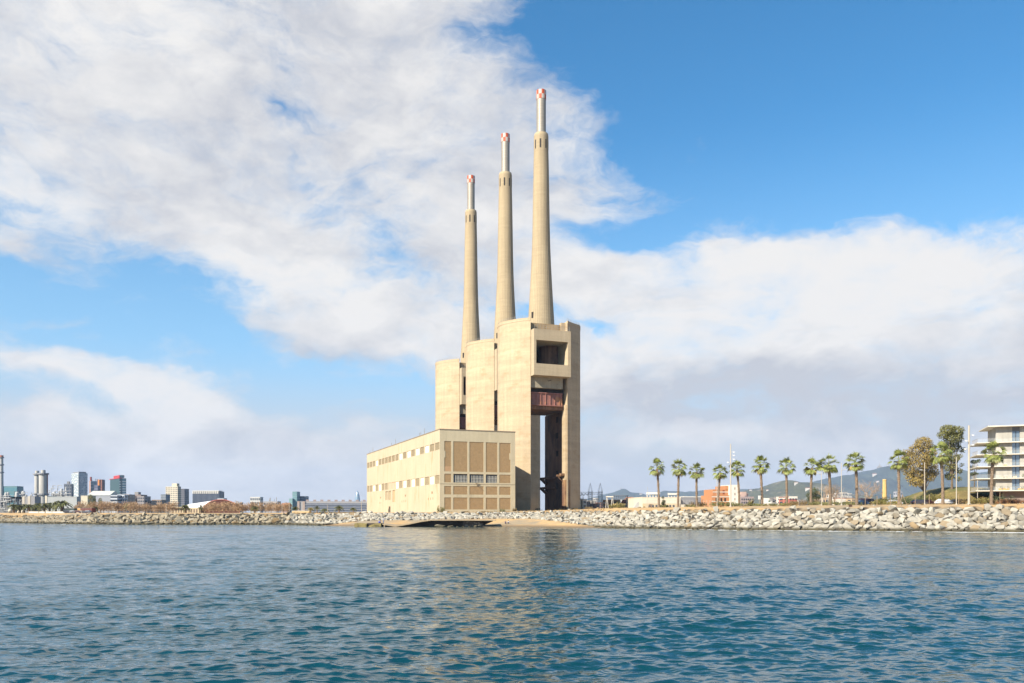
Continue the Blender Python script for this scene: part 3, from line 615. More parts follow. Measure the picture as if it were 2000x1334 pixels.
# ---- turbine hall
def hall():
    FL = (-28.2, 320.0); Wd = 31.6; Ln = 148.0; H = 32.4; z0 = 4.0; h = H + EYE - z0
    t = empty('turbine_hall', (FL[0], FL[1], z0), RZ, 'long cream concrete turbine hall with brick panels and window bands below the towers', 'industrial building')
    Mf = mat('front_render', (.62, .54, .37), .9, .07, .2, streak=.06, fine=.05, stain=((.38, .33, .22), .58, .8, .25, .3))
    Ms = mat('cream_side_render', (.55, .47, .33), .9, .06, .1, streak=.07, fine=.04, stain=((.42, .28, .13), .56, .74, .3, .2))
    Mb = mat('brown_brick_infill', (.385, .26, .13), .95, .10, .8, fine=.22, bump=.3, bs=6)
    Mb2 = mat('new_brick_infill', (.52, .33, .18), .95, .08, .8, fine=.12)
    Ml = mat('tan_louvre', (.40, .33, .21), .8, .12, 1.2, fine=.25); Mw = mat('blanked_window', (.98, .92, .74), .8, .06, .8)
    Mg = glass('dusty_window_glass', (.04, .055, .075), .3); Mc = mat('roof_coping', (.26, .21, .15), .9, .1)
    Mk = mat('pale_window_bar', (.62, .60, .52), .6, .05)
    def wx(px):
        k = (px - 1000) / F; return (28.2 + 320 * k) / (.934 - .358 * k)
    def sy(px):
        k = (px - 1000) / F; return (-28.2 - 320 * k) / (.358 + .934 * k)
    cols = [(867.9, 881.3), (885.5, 913), (917, 944.6), (949, 971.5), (975.4, 997.3)]
    rows = [(16.1, 28.0), (11.8, 15.2), (7.1, 10.4), (1.2, 5.9)]
    holes = []; kinds = []
    for r, (a, b) in enumerate(rows):
        for c_, (p, q) in enumerate(cols):
            holes.append((wx(p), wx(q), a + EYE - z0, b + EYE - z0)); kinds.append((r, c_))
    dep = .13
    mb = MB(); mb.wall((0, 0, 0), (1, 0, 0), Wd, h, holes, dep, (0, -1, 0), 0)
    fw = mb.build('front_wall', Mf, t)
    bayw = Ln / 19.0
    up = 'DDWDWDWDWDDDDDDWDDD'; lo = 'DWDWDWDWDWPPDDWDWDD'
    sh = []; sk = []
    for i in range(19):
        a = i * bayw + .55; b = (i + 1) * bayw - .75
        if i == 0: a = .5
        sh.append((a, b, 24.7 + EYE - z0, 27.6 + EYE - z0)); sk.append(up[i])
    for i in range(19):
        a = i * bayw + .55; b = (i + 1) * bayw - .75
        if i == 0: a = .5
        sh.append((a, b, 11.4 + EYE - z0, 14.7 + EYE - z0)); sk.append(lo[i])
    ent = (sy(757.5), sy(752.5), 6.2 + EYE - z0, 10.6 + EYE - z0); ent2 = (sy(771.5), sy(766.5), 5.0 + EYE - z0, 10.8 + EYE - z0); ent3 = (sy(764), sy(758.5), 6.2 + EYE - z0, 10.7 + EYE - z0)
    dor = (sy(762.5), sy(759), .0, 3.0 + EYE - z0 - .0)
    sh2 = sh + [ent, ent2, ent3, dor]
    ms = MB(); ms.wall((0, 0, 0), (0, 1, 0), Ln, h, sh2, .38, (-1, 0, 0), 0)
    ms.quad((Wd, 0, 0), (Wd, Ln, 0), (Wd, Ln, h), (Wd, 0, h)); ms.quad((Wd, Ln, 0), (0, Ln, 0), (0, Ln, h), (Wd, Ln, h))
    sw = ms.build('side_wall', Ms, t)
    # core behind the openings
    # roof with a thin dark coping that overhangs
    rf = MB(); rf.box(-.12, Wd + .12, -.12, Ln + .12, h, h + .35); rf.build('roof_coping', Mc, t)
    rf = MB(); rf.box(.5, Wd - .5, .5, Ln - .5, h - .9, h - .01); rf.build('roof', Mf, t)
    for (a, b, c_, d), (r, k) in zip(holes, kinds):
        if r == 1 and k in (1, 2, 3):
            w = MB(); e_ = dep + .4; w.quad((a, e_, c_), (b, e_, c_), (b, e_, d), (a, e_, d)); w.quad((a, dep, c_), (a, e_, c_), (a, e_, d), (a, dep, d)); w.quad((b, dep, c_), (b, dep, d), (b, e_, d), (b, e_, c_)); w.quad((a, dep, c_), (b, dep, c_), (b, e_, c_), (a, e_, c_)); wo = w.build('window', Mg, fw)
            br = MB(); n = 10; x = a + .95 + .0
            br.box(a + .9, b, dep + .2, dep + .25, c_ + .25, c_ + .4); br.box(a + .9, b, dep + .2, dep + .25, (c_ + d) / 2, (c_ + d) / 2 + .1)
            while x < b - .05:
                br.box(x, x + .17, dep + .1, dep + .18, c_ + .1, d - .55); x += .62
            br.build('bars', Mk, wo); s_ = MB(); s_.box(a, b, dep + .05, dep + .4, d - .35, d); s_.build('dark_head_strip', M_dark, wo)  # bars, then a dark strip across the head of the window
        else:
            w = MB(); w.quad((a, dep, c_), (b, dep, c_), (b, dep, d), (a, dep, d)); w.build('brick_panel', Mb, fw)
            if r == 0 and k == 0:
                w = MB(); w.quad((a, dep - .02, c_), (b, dep - .02, c_), (b, dep - .02, c_ + 2.1), (a, dep - .02, c_ + 1.9)); w.build('repaired_brick', Mb2, fw)
                w = MB(); w.box(a - .02, a + .42, .02, dep, c_ + 5.5, c_ + 8.1); w.build('pilaster_block', Mf, fw)
            if r == 0 and k == 4:
                w = MB(); w.box(b - .5, b + .02, .02, dep, c_ + 5.2, c_ + 7.8); w.build('pilaster_block', Mf, fw)
    g = MB(); g.box(-.02, Wd, -.05, -.001, 11.15 + EYE - z0, 11.3 + EYE - z0); g.build('string_course', Mc, fw)
    for k in range(4):
        g = MB(); x = wx(868 + k * 36); g.box(x, x + 1.9, -.04, .0, .55, .95); g.build('vent', M_dark, fw)
    g = MB(); g.tube((wx(929), -.25, 11.0 + EYE - z0), (wx(931), -.6, 11.9 + EYE - z0), .09, n=4); g.tube((wx(931), -.3, 11.2 + EYE - z0), (wx(942), -.2, 9.0 + EYE - z0), .10, n=4); g.tube((wx(928), -.3, 11.6 + EYE - z0), (wx(934), -.4, 11.7 + EYE - z0), .12, n=4); g.build('broken_pipe', mat('weathered_pipe', (.22, .17, .12), .8), fw)
    for i, (a, b, c_, d) in enumerate(sh2):
        k = sk[i] if i < len(sk) else 'E'
        w = MB()
        if k == 'D':
            w.quad((.30, b, c_), (.30, a, c_), (.30, a, d), (.30, b, d)); wo = w.build('louvre_window', Ml, sw)
            l = MB(); n = 7
            for q in range(n):
                zz = c_ + (q + .5) * (d - c_) / n; l.box(.16, .29, a + .1, b - .1, zz - .07, zz + .07)
            l.build('slats', Ml, wo)
        elif k in 'WP':
            w.quad((.25 if k == 'W' else .2, b, c_), (.25 if k == 'W' else .2, a, c_), (.25 if k == 'W' else .2, a, d), (.25 if k == 'W' else .2, b, d)); w.build('blanked_window', Mw if k == 'W' else mat('pink_infill', (.60, .42, .30), .9, .1), sw)
        else:
            w.quad((.36, b, c_), (.36, a, c_), (.36, a, d), (.36, b, d)); w.build('door' if i == len(sh2) - 1 else 'entrance_bay', mat('entrance_infill', (.50, .36, .20), .9, .15, .8) if i == len(sh) + 1 else Ml if i < len(sh2) - 1 else M_dark, sw)
    for p, yy in ((792, 968), (844, 962), (743.5, 972)):
        s0 = sy(p); z_ = (1001 - yy) * (320 + .934 * s0) / F + EYE - z0; v = MB(); v.box(-.05, .0, s0 - .9, s0 + .9, z_ - .45, z_ + .45); v.build('vent', mat('small_rusty_vent', (.30, .20, .11), .9), sw)
    for p, yy in ((785, 979.5), (789, 979), (792.5, 978.5), (836.5, 974.5), (841, 974), (845.5, 973.5), (741, 982), (744, 982)):
        s0 = sy(p); z_ = (1001 - yy) * (320 + .934 * s0) / F + EYE - z0; v = MB(); v.box(-.04, .0, s0 - .3, s0 + .3, z_ - .45, z_ + .45); v.build('vent', mat('rust_hole', (.28, .17, .08), .9), sw)
    for p in (721, 727, 763, 771, 817.5, 820, 827):
        s0 = sy(p); q = MB(); q.tube((.4, s0, h), (.4, s0, h + (2.9 if p in (727, 771, 827) else 1.7)), .09, n=5); q.box(.3, .5, s0 - .1, s0 + .1, h + 1.2, h + 1.6); q.build('roof_mast', M_rail, t)
    return t
hall()
# ------------------------------------------------------------------ hills and the haze over them
from mathutils.bvhtree import BVHTree
HT = []
def on_hill(px, py, d):
    r = P(px, py, 100) - Vector((0, 0, EYE)); best = None
    for b in HT:
        h = b.ray_cast(Vector((0, 0, EYE)), r.normalized())
        if h[0] is not None and (best is None or h[3] < best[1]): best = (h[0], h[3])
    return best[0] if best else P(px, py, d)
HILLM = mat('wooded_hill', (.035, .045, .025), 1, .45, .004, fine=.7, stain=((.16, .13, .09), .60, .72, .006, 1))
HILLN = mat('scrub_hill', (.07, .075, .035), 1, .35, .006, fine=.5, stain=((.30, .24, .17), .56, .72, .012, 1))
def hill(name, prof, Dk, front, back, m, label, seed):
    rs = np.random.RandomState(seed); px = np.array([p[0] for p in prof], float); hh = np.array([(1001 - p[1]) / F for p in prof])
    xs = np.arange(px[0], px[-1] + .1, 1.6); base = np.interp(xs, px, hh)
    ph = rs.uniform(0, 6, 8); nz_ = sum(np.sin(xs / w_ + p) * a for w_, a, p in ((9, .5, ph[0]), (5, .35, ph[1]), (3.1, .3, ph[2]), (2.1, .25, ph[3]), (1.3, .3, ph[4])))
    nr = 26; co_ = []
    for j in range(nr):
        f = j / 18.0                                   # 0 at the foot, 1 on the crest, >1 behind
        d = Dk - front * (1 - f) if f <= 1 else Dk + back * (f - 1) * 2.2
        s = (math.sin(min(f, 1) * math.pi / 2) ** 1.25) if f <= 1 else max(0, 1 - ((f - 1) * 2.25) ** 1.3)
        rid = 1 + (1 - min(f, 1)) * .38 * (np.sin(xs / 13 + 2.1 * f + ph[5]) + .6 * np.sin(xs / 6.1 - 3 * f + ph[6])) * min(1, f * 2)
        zz = EYE + (base * Dk * s * np.clip(rid, .35, 1.5) + nz_ * Dk / F * .55 * min(1, f * 1.5))
        zz = np.where(base <= .0005, -3, zz)
        x = (xs - 1000) / F * Dk
        co_.append(np.stack([x, np.full_like(x, d), zz], -1))
    co_ = np.array(co_).reshape(-1, 3)
    o = quads_mesh(name, co_, nr, len(xs), m); tag(o, label, kind='structure'); HT.append(BVHTree.FromPolygons([tuple(v) for v in co_], [tuple(p.vertices) for p in o.data.polygons])); return o
hill('hills', [(1040, 1003), (1100, 992), (1140, 976), (1165, 969), (1190, 963.5), (1202, 960), (1213, 957.5), (1224, 961), (1250, 964), (1264, 968), (1280, 964), (1295, 960), (1312, 960), (1328, 963), (1345, 960), (1380, 959), (1400, 957), (1450, 956), (1520, 960), (1600, 975), (1700, 990), (1760, 1003)], 10200, 1800, 900, HILLM, 'distant blue hills behind the palms', 1)
hill('hills', [(1400, 1003), (1440, 985), (1448, 961), (1462, 956.5), (1480, 954), (1492, 949.5), (1506, 944.5), (1522, 942.5), (1538, 942), (1547, 945.5), (1555, 949.5), (1570, 955), (1590, 962), (1640, 972), (1700, 983), (1760, 1003)], 5200, 1300, 700, HILLN, 'nearer green hill right of the middle palms', 2)
hill('hills', [(1380, 1003), (1460, 985), (1520, 962), (1552, 952), (1566, 947), (1576, 946), (1590, 940), (1606, 936), (1622, 933.5), (1640, 932), (1652, 931), (1666, 925.5), (1682, 922), (1696, 919), (1708, 916.5), (1720, 914.5), (1732, 915), (1745, 917.5), (1800, 922), (1880, 926), (1960, 931), (2060, 940), (2200, 955), (2400, 980), (2500, 1003)], 9000, 1900, 900, HILLM, 'tall wooded hill topped by a church', 3)
M_far = mat('far_stone', (.35, .33, .30), .9, .1, .02)
def church():
    p = P(1718, 914.8, 9000); t = empty('hilltop_church', (p.x, p.y, p.z - 6), 0, 'church with a tall central spire on top of the highest hill', 'church')
    b = MB(); b.box(-24, 24, -14, 14, 0, 20); b.box(-13, 13, -12, 12, 20, 32); b.build('nave', M_far, t)
    b = MB(); b.lathe([(7, 32), (6, 46), (0.3, 66)], 8); b.build('spire', M_far, t)
    for sx in (-18, 18):
        b = MB(); b.lathe([(4, 18), (3.6, 30), (.2, 44)], 8, (sx, 0, 0)); b.build('turret', M_far, t)
church()
def mast(px, yb, yt, d, label, w=3.0, legs=False):
    p = P(px, yb, d); h = (yb - yt) / F * d; t = empty('radio_mast', (p.x, p.y, p.z - 2), 0, label, 'mast')
    b = MB(); b.path([(0, 0, 0), (0, 0, h * .5), (0, 0, h + 2)], [w, w * .7, w * .2], 5); b.build('pole', M_far, t)
    b = MB(); b.lathe([(w * 2.2, h * .45), (w * 2.4, h * .5), (w * 2.2, h * .55)], 8); b.build('antenna_platform', M_far, t)
mast(1735, 915, 904.5, 9000, 'stubby communications tower just right of the hilltop church', 9)
mast(1213, 958, 951, 10200, 'mast on the top of the distant left hill', 5)
mast(1614, 934, 917, 9000, 'thin mast on the hill crest between two lamp posts', 4)
def houses_hill():
    rs = random.Random(4); wh = mat('white_house_wall', (.62, .58, .52), .9, .1, .05)
    rf = mat('far_tile_roof', (.30, .14, .09), .9, .1)
    for (px, py, d, lab, s) in ((1708, 927, 8000, 'large white house high on the hill below the church', 1.7), (1714, 940, 7800, 'small white house lower on the hill left of the old chimney', 1.1), (1555, 943.5, 5150, 'white house on the crest of the green hill', .9),
                               (1577, 955, 7600, 'lone white house on the slope beside the round dark tree', 1.0), (1499, 957, 4700, 'pale house on the green hill above the camper van', .6), (1466, 957, 4900, 'pale house near the left crest of the green hill', .6),
                               (1252, 964.5, 9900, 'pale house on the shoulder of the distant left hill', 1.2), (1755, 926, 8000, 'white building on the hill right of the church', 1.1)):
        p = on_hill(px, py + 1.5, d); s *= .8; t = empty('hill_house', (p.x, p.y, p.z), R(rs.uniform(-20, 20)), lab, 'house')
        b = MB(); b.box(-14 * s, 14 * s, -9 * s, 9 * s, -25, 11 * s); b.build('wall', wh, t)
        b = MB(); b.add([(-15 * s, -10 * s, 11 * s), (15 * s, -10 * s, 11 * s), (15 * s, 10 * s, 11 * s), (-15 * s, 10 * s, 11 * s), (-15 * s, 0, 15 * s), (15 * s, 0, 15 * s)], [(0, 1, 5, 4), (2, 3, 4, 5), (0, 4, 3), (1, 2, 5)]); b.build('roof', rf, t)
houses_hill()
def haze():
    b = MB(); b.box(-9700, 9700, -4600, 12300, -9, 640)
    m = bpy.data.materials.new('haze_air'); m.use_nodes = True; nt = m.node_tree; nt.nodes.clear()
    v = nt.nodes.new('ShaderNodeVolumePrincipled'); v.inputs['Color'].default_value = (.52, .70, 1.0, 1); v.inputs['Density'].default_value = 0.000048; v.inputs['Anisotropy'].default_value = 0.0
    o = nt.nodes.new('ShaderNodeOutputMaterial'); nt.links.new(v.outputs[0], o.inputs['Volume'])
    h = b.build('haze', m); tag(h, 'thin pale haze over the land and sea', kind='stuff')
haze()
# ------------------------------------------------------------------ plants
M_trunk = mat('palm_trunk', (.26, .19, .13), .95, .35, 2.0, 3, bump=.8, bs=6, stain=((.13, .09, .06), .5, .6, 3.0, 2.5))
M_frond = mat('palm_leaf', (.21, .24, .05), .55, .25, .8, island=.45); M_dry = mat('old_palm_leaf', (.36, .30, .10), .8, .3, .8, island=.35)
M_bark = mat('tree_bark', (.17, .13, .09), .95, .25, 1.0); M_twig = mat('pale_twig', (.40, .29, .20), .95, .2, 1.0, island=.25); M_twig2 = mat('brown_twig', (.24, .16, .10), .95, .2, 1.0, island=.3)
M_leafA = mat('olive_leaf', (.30, .22, .06), .7, .4, .35, island=.5); M_leafB = mat('green_leaf', (.17, .17, .05), .7, .4, .35, island=.5); M_leafC = mat('dark_leaf', (.075, .095, .035), .7, .4, .35, island=.5)
M_leafY = mat('yellow_green_leaf', (.22, .19, .045), .7, .3, .5, island=.45); M_scrub = mat('dry_scrub', (.24, .17, .07), .9, .3, .5, island=.4)
def frond(mb, rs, o, az_, el_, pet, fan, droop, mi):
    d = Vector((math.cos(az_) * math.cos(el_), math.sin(az_) * math.cos(el_), math.sin(el_)))
    side = Vector((-math.sin(az_), math.cos(az_), 0)); up = side.cross(d) * -1
    p1 = Vector(o) + d * pet * .55; p2 = p1 + (d + Vector((0, 0, -droop * .35))).normalized() * pet * .45
    mb.add([Vector(o) + side * .03, Vector(o) - side * .03, p2 - side * .02, p2 + side * .02], [(0, 1, 2, 3)], mi)
    ax = (d + Vector((0, 0, -droop * .6))).normalized(); nrm = side.cross(ax).normalized()
    n = 11; tw = rs.uniform(-.5, .5); s2 = side * math.cos(tw) + nrm * math.sin(tw)
    for i in range(n):
        t = (i / (n - 1) - .5) * R(165); L = fan * (1 - .28 * abs(t) / R(82)) * rs.uniform(.88, 1.08)
        e = (ax * math.cos(t) + s2 * math.sin(t)).normalized(); w = s2 * math.cos(t) - ax * math.sin(t); w = w * (fan * .062)
        a = p2 + e * L * .55; b = a + (e * .75 + Vector((0, 0, -.45 - droop * .35))).normalized() * L * .45
        mb.add([p2, a - w, b, a + w], [(0, 1, 2, 3)], mi)
def palm_proto(seed, h, cr, tr=.26, dryness=.3):
    rs = random.Random(seed); t = empty('palm_tree', (0, 0, 0), 0, 'palm', 'palm tree', 'tall palms along the seafront path')
    mb = MB(); lean = rs.uniform(-.8, .8); pts = []; rr = []
    for i in range(13):
        f = i / 12; pts.append((lean * f * f, .1 * math.sin(3 * f + seed), f * h - .3)); rr.append(tr * (1.45 - .9 * min(1, f * 7) if f < .14 else 1.0 + (.18 if i % 2 else 0) - .2 * (f > .2) + (.12 if f > .8 else 0)))
    mb.path(pts, rr, 9)
    for i in range(90):      # cut leaf stubs
        f = rs.uniform(.25, .98); a = rs.uniform(0, 6.28); r = tr * 1.0; x = lean * f * f
        mb.add([(x + r * math.cos(a - .25), r * math.sin(a - .25), f * h), (x + r * math.cos(a + .25), r * math.sin(a + .25), f * h), (x + (r + .16) * math.cos(a), (r + .16) * math.sin(a), f * h + .12)], [(0, 1, 2)])
    mb.build('trunk', M_trunk, t)
    cr_ = MB(); o = (lean, 0, h - .25)
    for i in range(40):
        el_ = R(rs.choice((80, 62, 45, 30, 15, 0, -15, -30)) + rs.uniform(-9, 9)); frond(cr_, rs, o, i * 2.399 + rs.uniform(-.2, .2), el_, cr * rs.uniform(.48, .66), cr * .52, .35 + .5 * math.cos(el_), 0)
    cr_.build('crown', M_frond, t)
    dr = MB()
    for i in range(int(9 * dryness / .3)):
        el_ = R(rs.uniform(-65, -25)); frond(dr, rs, o, i * 2.399 + .8, el_, cr * rs.uniform(.4, .5), cr * .42, .9, 0)
    dr.build('old_fronds', M_dry, t)
    return t
def leaves(mb, rs, lobes, n, size, shellness=.55):
    tot = sum(l[3] * l[4] * l[5] for l in lobes)
    for (x, y, z, a, b, c_) in lobes:
        for _ in range(max(4, int(n * a * b * c_ / tot))):
            v = Vector((rs.gauss(0, 1), rs.gauss(0, 1), rs.gauss(0, 1))).normalized() * (1 - shellness * rs.random() ** 1.6) * rs.uniform(.85, 1.12)
            p = Vector((x + v.x * a, y + v.y * b, z + v.z * c_)); u = Vector((rs.gauss(0, 1), rs.gauss(0, 1), rs.gauss(0, .7))).normalized(); w = u.orthogonal().normalized(); w.rotate(Matrix.Rotation(rs.uniform(0, 6.28), 3, u)); q = u.cross(w); s = size * rs.uniform(.5, 1.2)
            mb.add([p - w * s * .5, p - q * s * .3, p + w * s * .5, p + q * s * .35], [(0, 1, 2, 3)])
def lobed_tree(name, loc, h, w, label, leafm, seed, trunk_h=.3, lobes=None, n=3000, size=.5, cat='tree', group=None, dens=1.0, tr=None):
    rs = random.Random(seed); t = empty(name, loc, rs.uniform(-.4, .4), label, cat, group)
    if lobes is None:
        lobes = []
        k = 11
        for i in range(k):
            f = rs.random(); z = h * (trunk_h + (1 - trunk_h) * (.15 + .75 * f)); r = w * .5 * math.sin(math.pi * min(.95, .2 + .7 * f)) ; a = rs.uniform(0, 6.28); q = rs.uniform(.25, .7)
            lobes.append((math.cos(a) * r * q, math.sin(a) * r * q, z, w * rs.uniform(.16, .27), w * rs.uniform(.16, .27), h * rs.uniform(.09, .16)))
    tr = tr or w * .035 + .06
    tb = MB(); tb.path([(0, 0, -.4), (.1, 0, h * trunk_h * .6), (0, .1, h * (trunk_h + .25)), (.1, 0, h * .8)], [tr * 1.3, tr, tr * .7, tr * .2], 7)
    for l in lobes: tb.path([(0, 0, h * trunk_h * rs.uniform(.7, 1.1)), (l[0] * .5, l[1] * .5, (h * trunk_h + l[2]) * .5), (l[0], l[1], l[2])], [tr * .5, tr * .3, tr * .1], 5)
    tb.build('trunk', M_bark, t)
    mb = MB(); leaves(mb, rs, lobes, n, size); mb.build('crown', leafm, t); return t
def bare_tree(loc, h, w, label, seed, m=None, group=None, levels=5, up=.5, n0=6, name='bare_tree'):
    rs = random.Random(seed); t = empty(name, loc, rs.uniform(0, 6), label, 'tree', group); m = m or M_twig
    tk = MB(); br = MB(); r0 = h * .018 + .03
    tk.path([(0, 0, -.3), (0, 0, h * .16), (.02 * h, 0, h * .3)], [r0 * 1.4, r0 * 1.1, r0 * .8], 6); tk.build('trunk', m, t)
    def grow(p, d, L, r, lv):
        q = p + d * L; br.tube(p, q, r, r * .6, 3)
        if lv == 0: return
        for _ in range(rs.choice((2, 3, 3))):
            e = (d + Vector((rs.gauss(0, .42), rs.gauss(0, .42), rs.gauss(0, .25) + up * .22))).normalized(); grow(p + d * L * rs.uniform(.55, 1.0), e, L * rs.uniform(.62, .85), r * .6, lv - 1)
    for i in range(n0):
        a = i * 6.28 / n0 + rs.uniform(-.3, .3); s = w / h * .9; d = Vector((math.cos(a) * s, math.sin(a) * s, 1)).normalized()
        grow(Vector((0, 0, h * rs.uniform(.12, .3))), d, h * .24, r0 * .5, levels)
    br.build('branches', m, t); return t
def bush(loc, w, h, label, seed, m=None, d=None, n=None, size=.35, cat='bush', group=None, name='bush'):
    rs = random.Random(seed); t = MB(); d = d or w * .6; k = max(3, int(w / 1.2)); lob = []
    for i in range(k):
        x = (i + .5) / k * w - w / 2; lob.append((x + rs.uniform(-.2, .2), rs.uniform(-.2, .2) * d, h * rs.uniform(.3, .5), w / k * rs.uniform(.6, .9), d * .5, h * rs.uniform(.4, .62)))
    leaves(t, rs, lob, n or int(260 + 90 * w * h), size, .9)
    o = t.build(name, m or M_leafY); o.location = loc; return tag(o, label, cat, group)
# ------------------------------------------------------------------ the row of tall palms
def palm_at(i, px, ytop, ybase, proto, label):
    d = float(np.interp(px, [1288, 1937], [258, 206])); p = P(px, ybase, d); z = gz(p.x, p.y)
    h = EYE + (1001 - ytop) / F * d - z       # top of the crown above the ground
    c = copy_tree(proto); c.location = (p.x, p.y, z); s = h / 12.0; c.scale = (s ** .5 * WIDE[i], s ** .5 * WIDE[i], s); c.rotation_euler = (0, 0, i * 2.3); c['label'] = label; return c
pp = [palm_proto(s, 10.2, 2.9, .36, dr) for s, dr in ((1, .3), (2, .35), (3, .42), (4, .25))]
PALMS = [(1287, 899, 'tall palm at the left end of the seafront row, in front of the white shed'), (1324, 900, 'second tall palm from the left end of the seafront row'),
         (1361, 907, 'palm in front of the long grey shed'), (1403, 909, 'palm beside the thin pole in front of the orange building'), (1444, 902, 'palm right of the tall floodlight mast, before the white block'),
         (1488, 894, 'palm just left of the white camper van'), (1536, 898, 'palm right of the white camper van'), (1584, 898, 'palm standing before the round dark green tree'),
         (1622, 892, 'wide crowned palm between the two slim lamp posts'), (1674, 886, 'tall palm in front of the big bare tree'), (1755, 883, 'palm at the left edge of the big olive tree'),
         (1841, 868, 'palm in front of the tall eucalyptus'), (1936, 867, 'rightmost palm, in front of the balcony building')]
WIDE = [.94, .97, .98, .92, .92, .98, .96, .98, 1.12, 1.05, 1.0, 1.0, .98]
for i, (px, yt, lab) in enumerate(PALMS): palm_at(i, px, yt, 986, pp[(i * 3 + i // 4) % 4], lab)
def rm(o):
    for c in list(o.children): rm(c)
    bpy.data.objects.remove(o)
for p_ in pp: rm(p_)
# ------------------------------------------------------------------ poles and masts
M_pole = mat('pale_pole_paint', (.50, .45, .37), .6, .05); M_lampm = mat('lamp_casing', (.55, .56, .56), .5, .05); M_wood = mat('weathered_timber', (.36, .26, .16), .9, .2)
def base_at(px, d):
    x = (px - 1000) / F * d; return Vector((x, d, gz(x, d)))
def H_(y, d, z): return EYE + (1001 - y) / F * d - z
def lamp_post(px, ytop, d, label, r=.09, arm=None, spots=(), cat='lamp post', name='lamp_post', group=None, kind_=None):
    b = base_at(px, d); h = H_(ytop, d, b.z); t = empty(name, b, 0, label, cat, group)
    m = MB(); m.tube((0, 0, -.2), (0, 0, h), r * 1.15, r * .85, 10); m.lathe([(r * 2.2, -.1), (r * 2.2, .12), (r * 1.3, .3)], 10); m.build('pole', M_pole, t)
    if arm:
        y_, dx = arm; z = H_(y_, d, b.z); a = MB(); a.tube((0, 0, z - .2), (dx, 0, z + .15), .05, n=6); a.build('arm', M_pole, t)
        l = MB(); l.box(dx - .35, dx + .35, -.16, .16, z + .08, z + .26); l.build('lamp_head', M_lampm, t)
    for (sx, y_) in spots:
        z = H_(y_, d, b.z); l = MB(); l.tube((0, 0, z), (sx * .6, -.15, z + .1), .05, n=5); l.lathe([(.12, -.3), (.30, -.1), (.34, .25), (.30, .3)], 12, (0, 0, 0)); n = l.v
        k = len(n) - 48
        for i in range(k, len(n)):
            v = Vector(n[i]); n[i] = (sx * .85 + v.z * .3 + v.x * .9, -.25 - v.z * .6 + v.y, z + v.x * .3 - v.z * .5)
        l.build('spotlight', M_lampm, t)
    return t
lamp_post(1427, 867, 232, 'very tall floodlight mast behind the fifth palm', .17, None, [(1, 883), (1, 889.5), (1, 897), (-1, 903)], 'floodlight mast', 'floodlight_mast')
lamp_post(1892.5, 831, 208, 'thick floodlight mast beside the balcony building', .26, None, [(1, 850), (-1, 861), (1, 869), (-1.3, 877)], 'floodlight mast', 'floodlight_mast')
lamp_post(1806, 903, 214, 'slim lamp post with its arm to the left, in front of the olive tree', .10, (919, -1.0))
lamp_post(1868, 893, 210, 'slim pale post right of the eucalyptus palm', .11)
lamp_post(1604.5, 921, 224, 'slim lamp post with a short arm, right of the dark round tree', .08, (926, -.7))
lamp_post(1643.5, 904, 222, 'slim lamp post with an arm to the right, left of the bare tree', .09, (918, .9))
lamp_post(1400.5, 935, 240, 'thin pole beside the fourth palm', .09)
lamp_post(1265, 951, 255, 'thin dark pole in front of the white shed', .05, name='thin_pole', cat='pole')
lamp_post(1388, 953, 420, 'thin pole on the roof line of the long grey shed', .1, name='thin_pole', cat='pole')
for px, yt, lab in ((1739, 965, 'low timber post left of the tripod'), (1787.5, 967, 'timber post before the parked dark car'), (1815, 966, 'timber post left of the white car'), (1872.5, 965, 'timber post right of the slim pale post'), (1953, 960, 'timber post below the balconies'),
                    (1713, 969, 'timber post beside the mound'), (1690, 966, 'thin post in front of the parked van')):
    b = base_at(px, 212); h = H_(yt, 212, b.z); m = MB(); m.tube((0, 0, -.3), (0, 0, h), .075, .07, 6); m.box(-.09, .09, -.09, .09, h - .25, h - .1); o = m.build('timber_post', M_wood); o.location = b; tag(o, lab, 'post', 'timber posts on the seafront')
def tripod():
    b = base_at(1763, 210); t = empty('timber_tripod', b, 0, 'three legged timber frame in front of the left palm of the big tree', 'tripod')
    for (x, y) in ((-1.15, 0), (1.15, -.3), (.1, 1.0)): m = MB(); m.tube((x, y, -.1), (x * -.06, 0, H_(966, 210, b.z)), .07, .06, 6); m.build('leg', M_wood, t)
tripod()
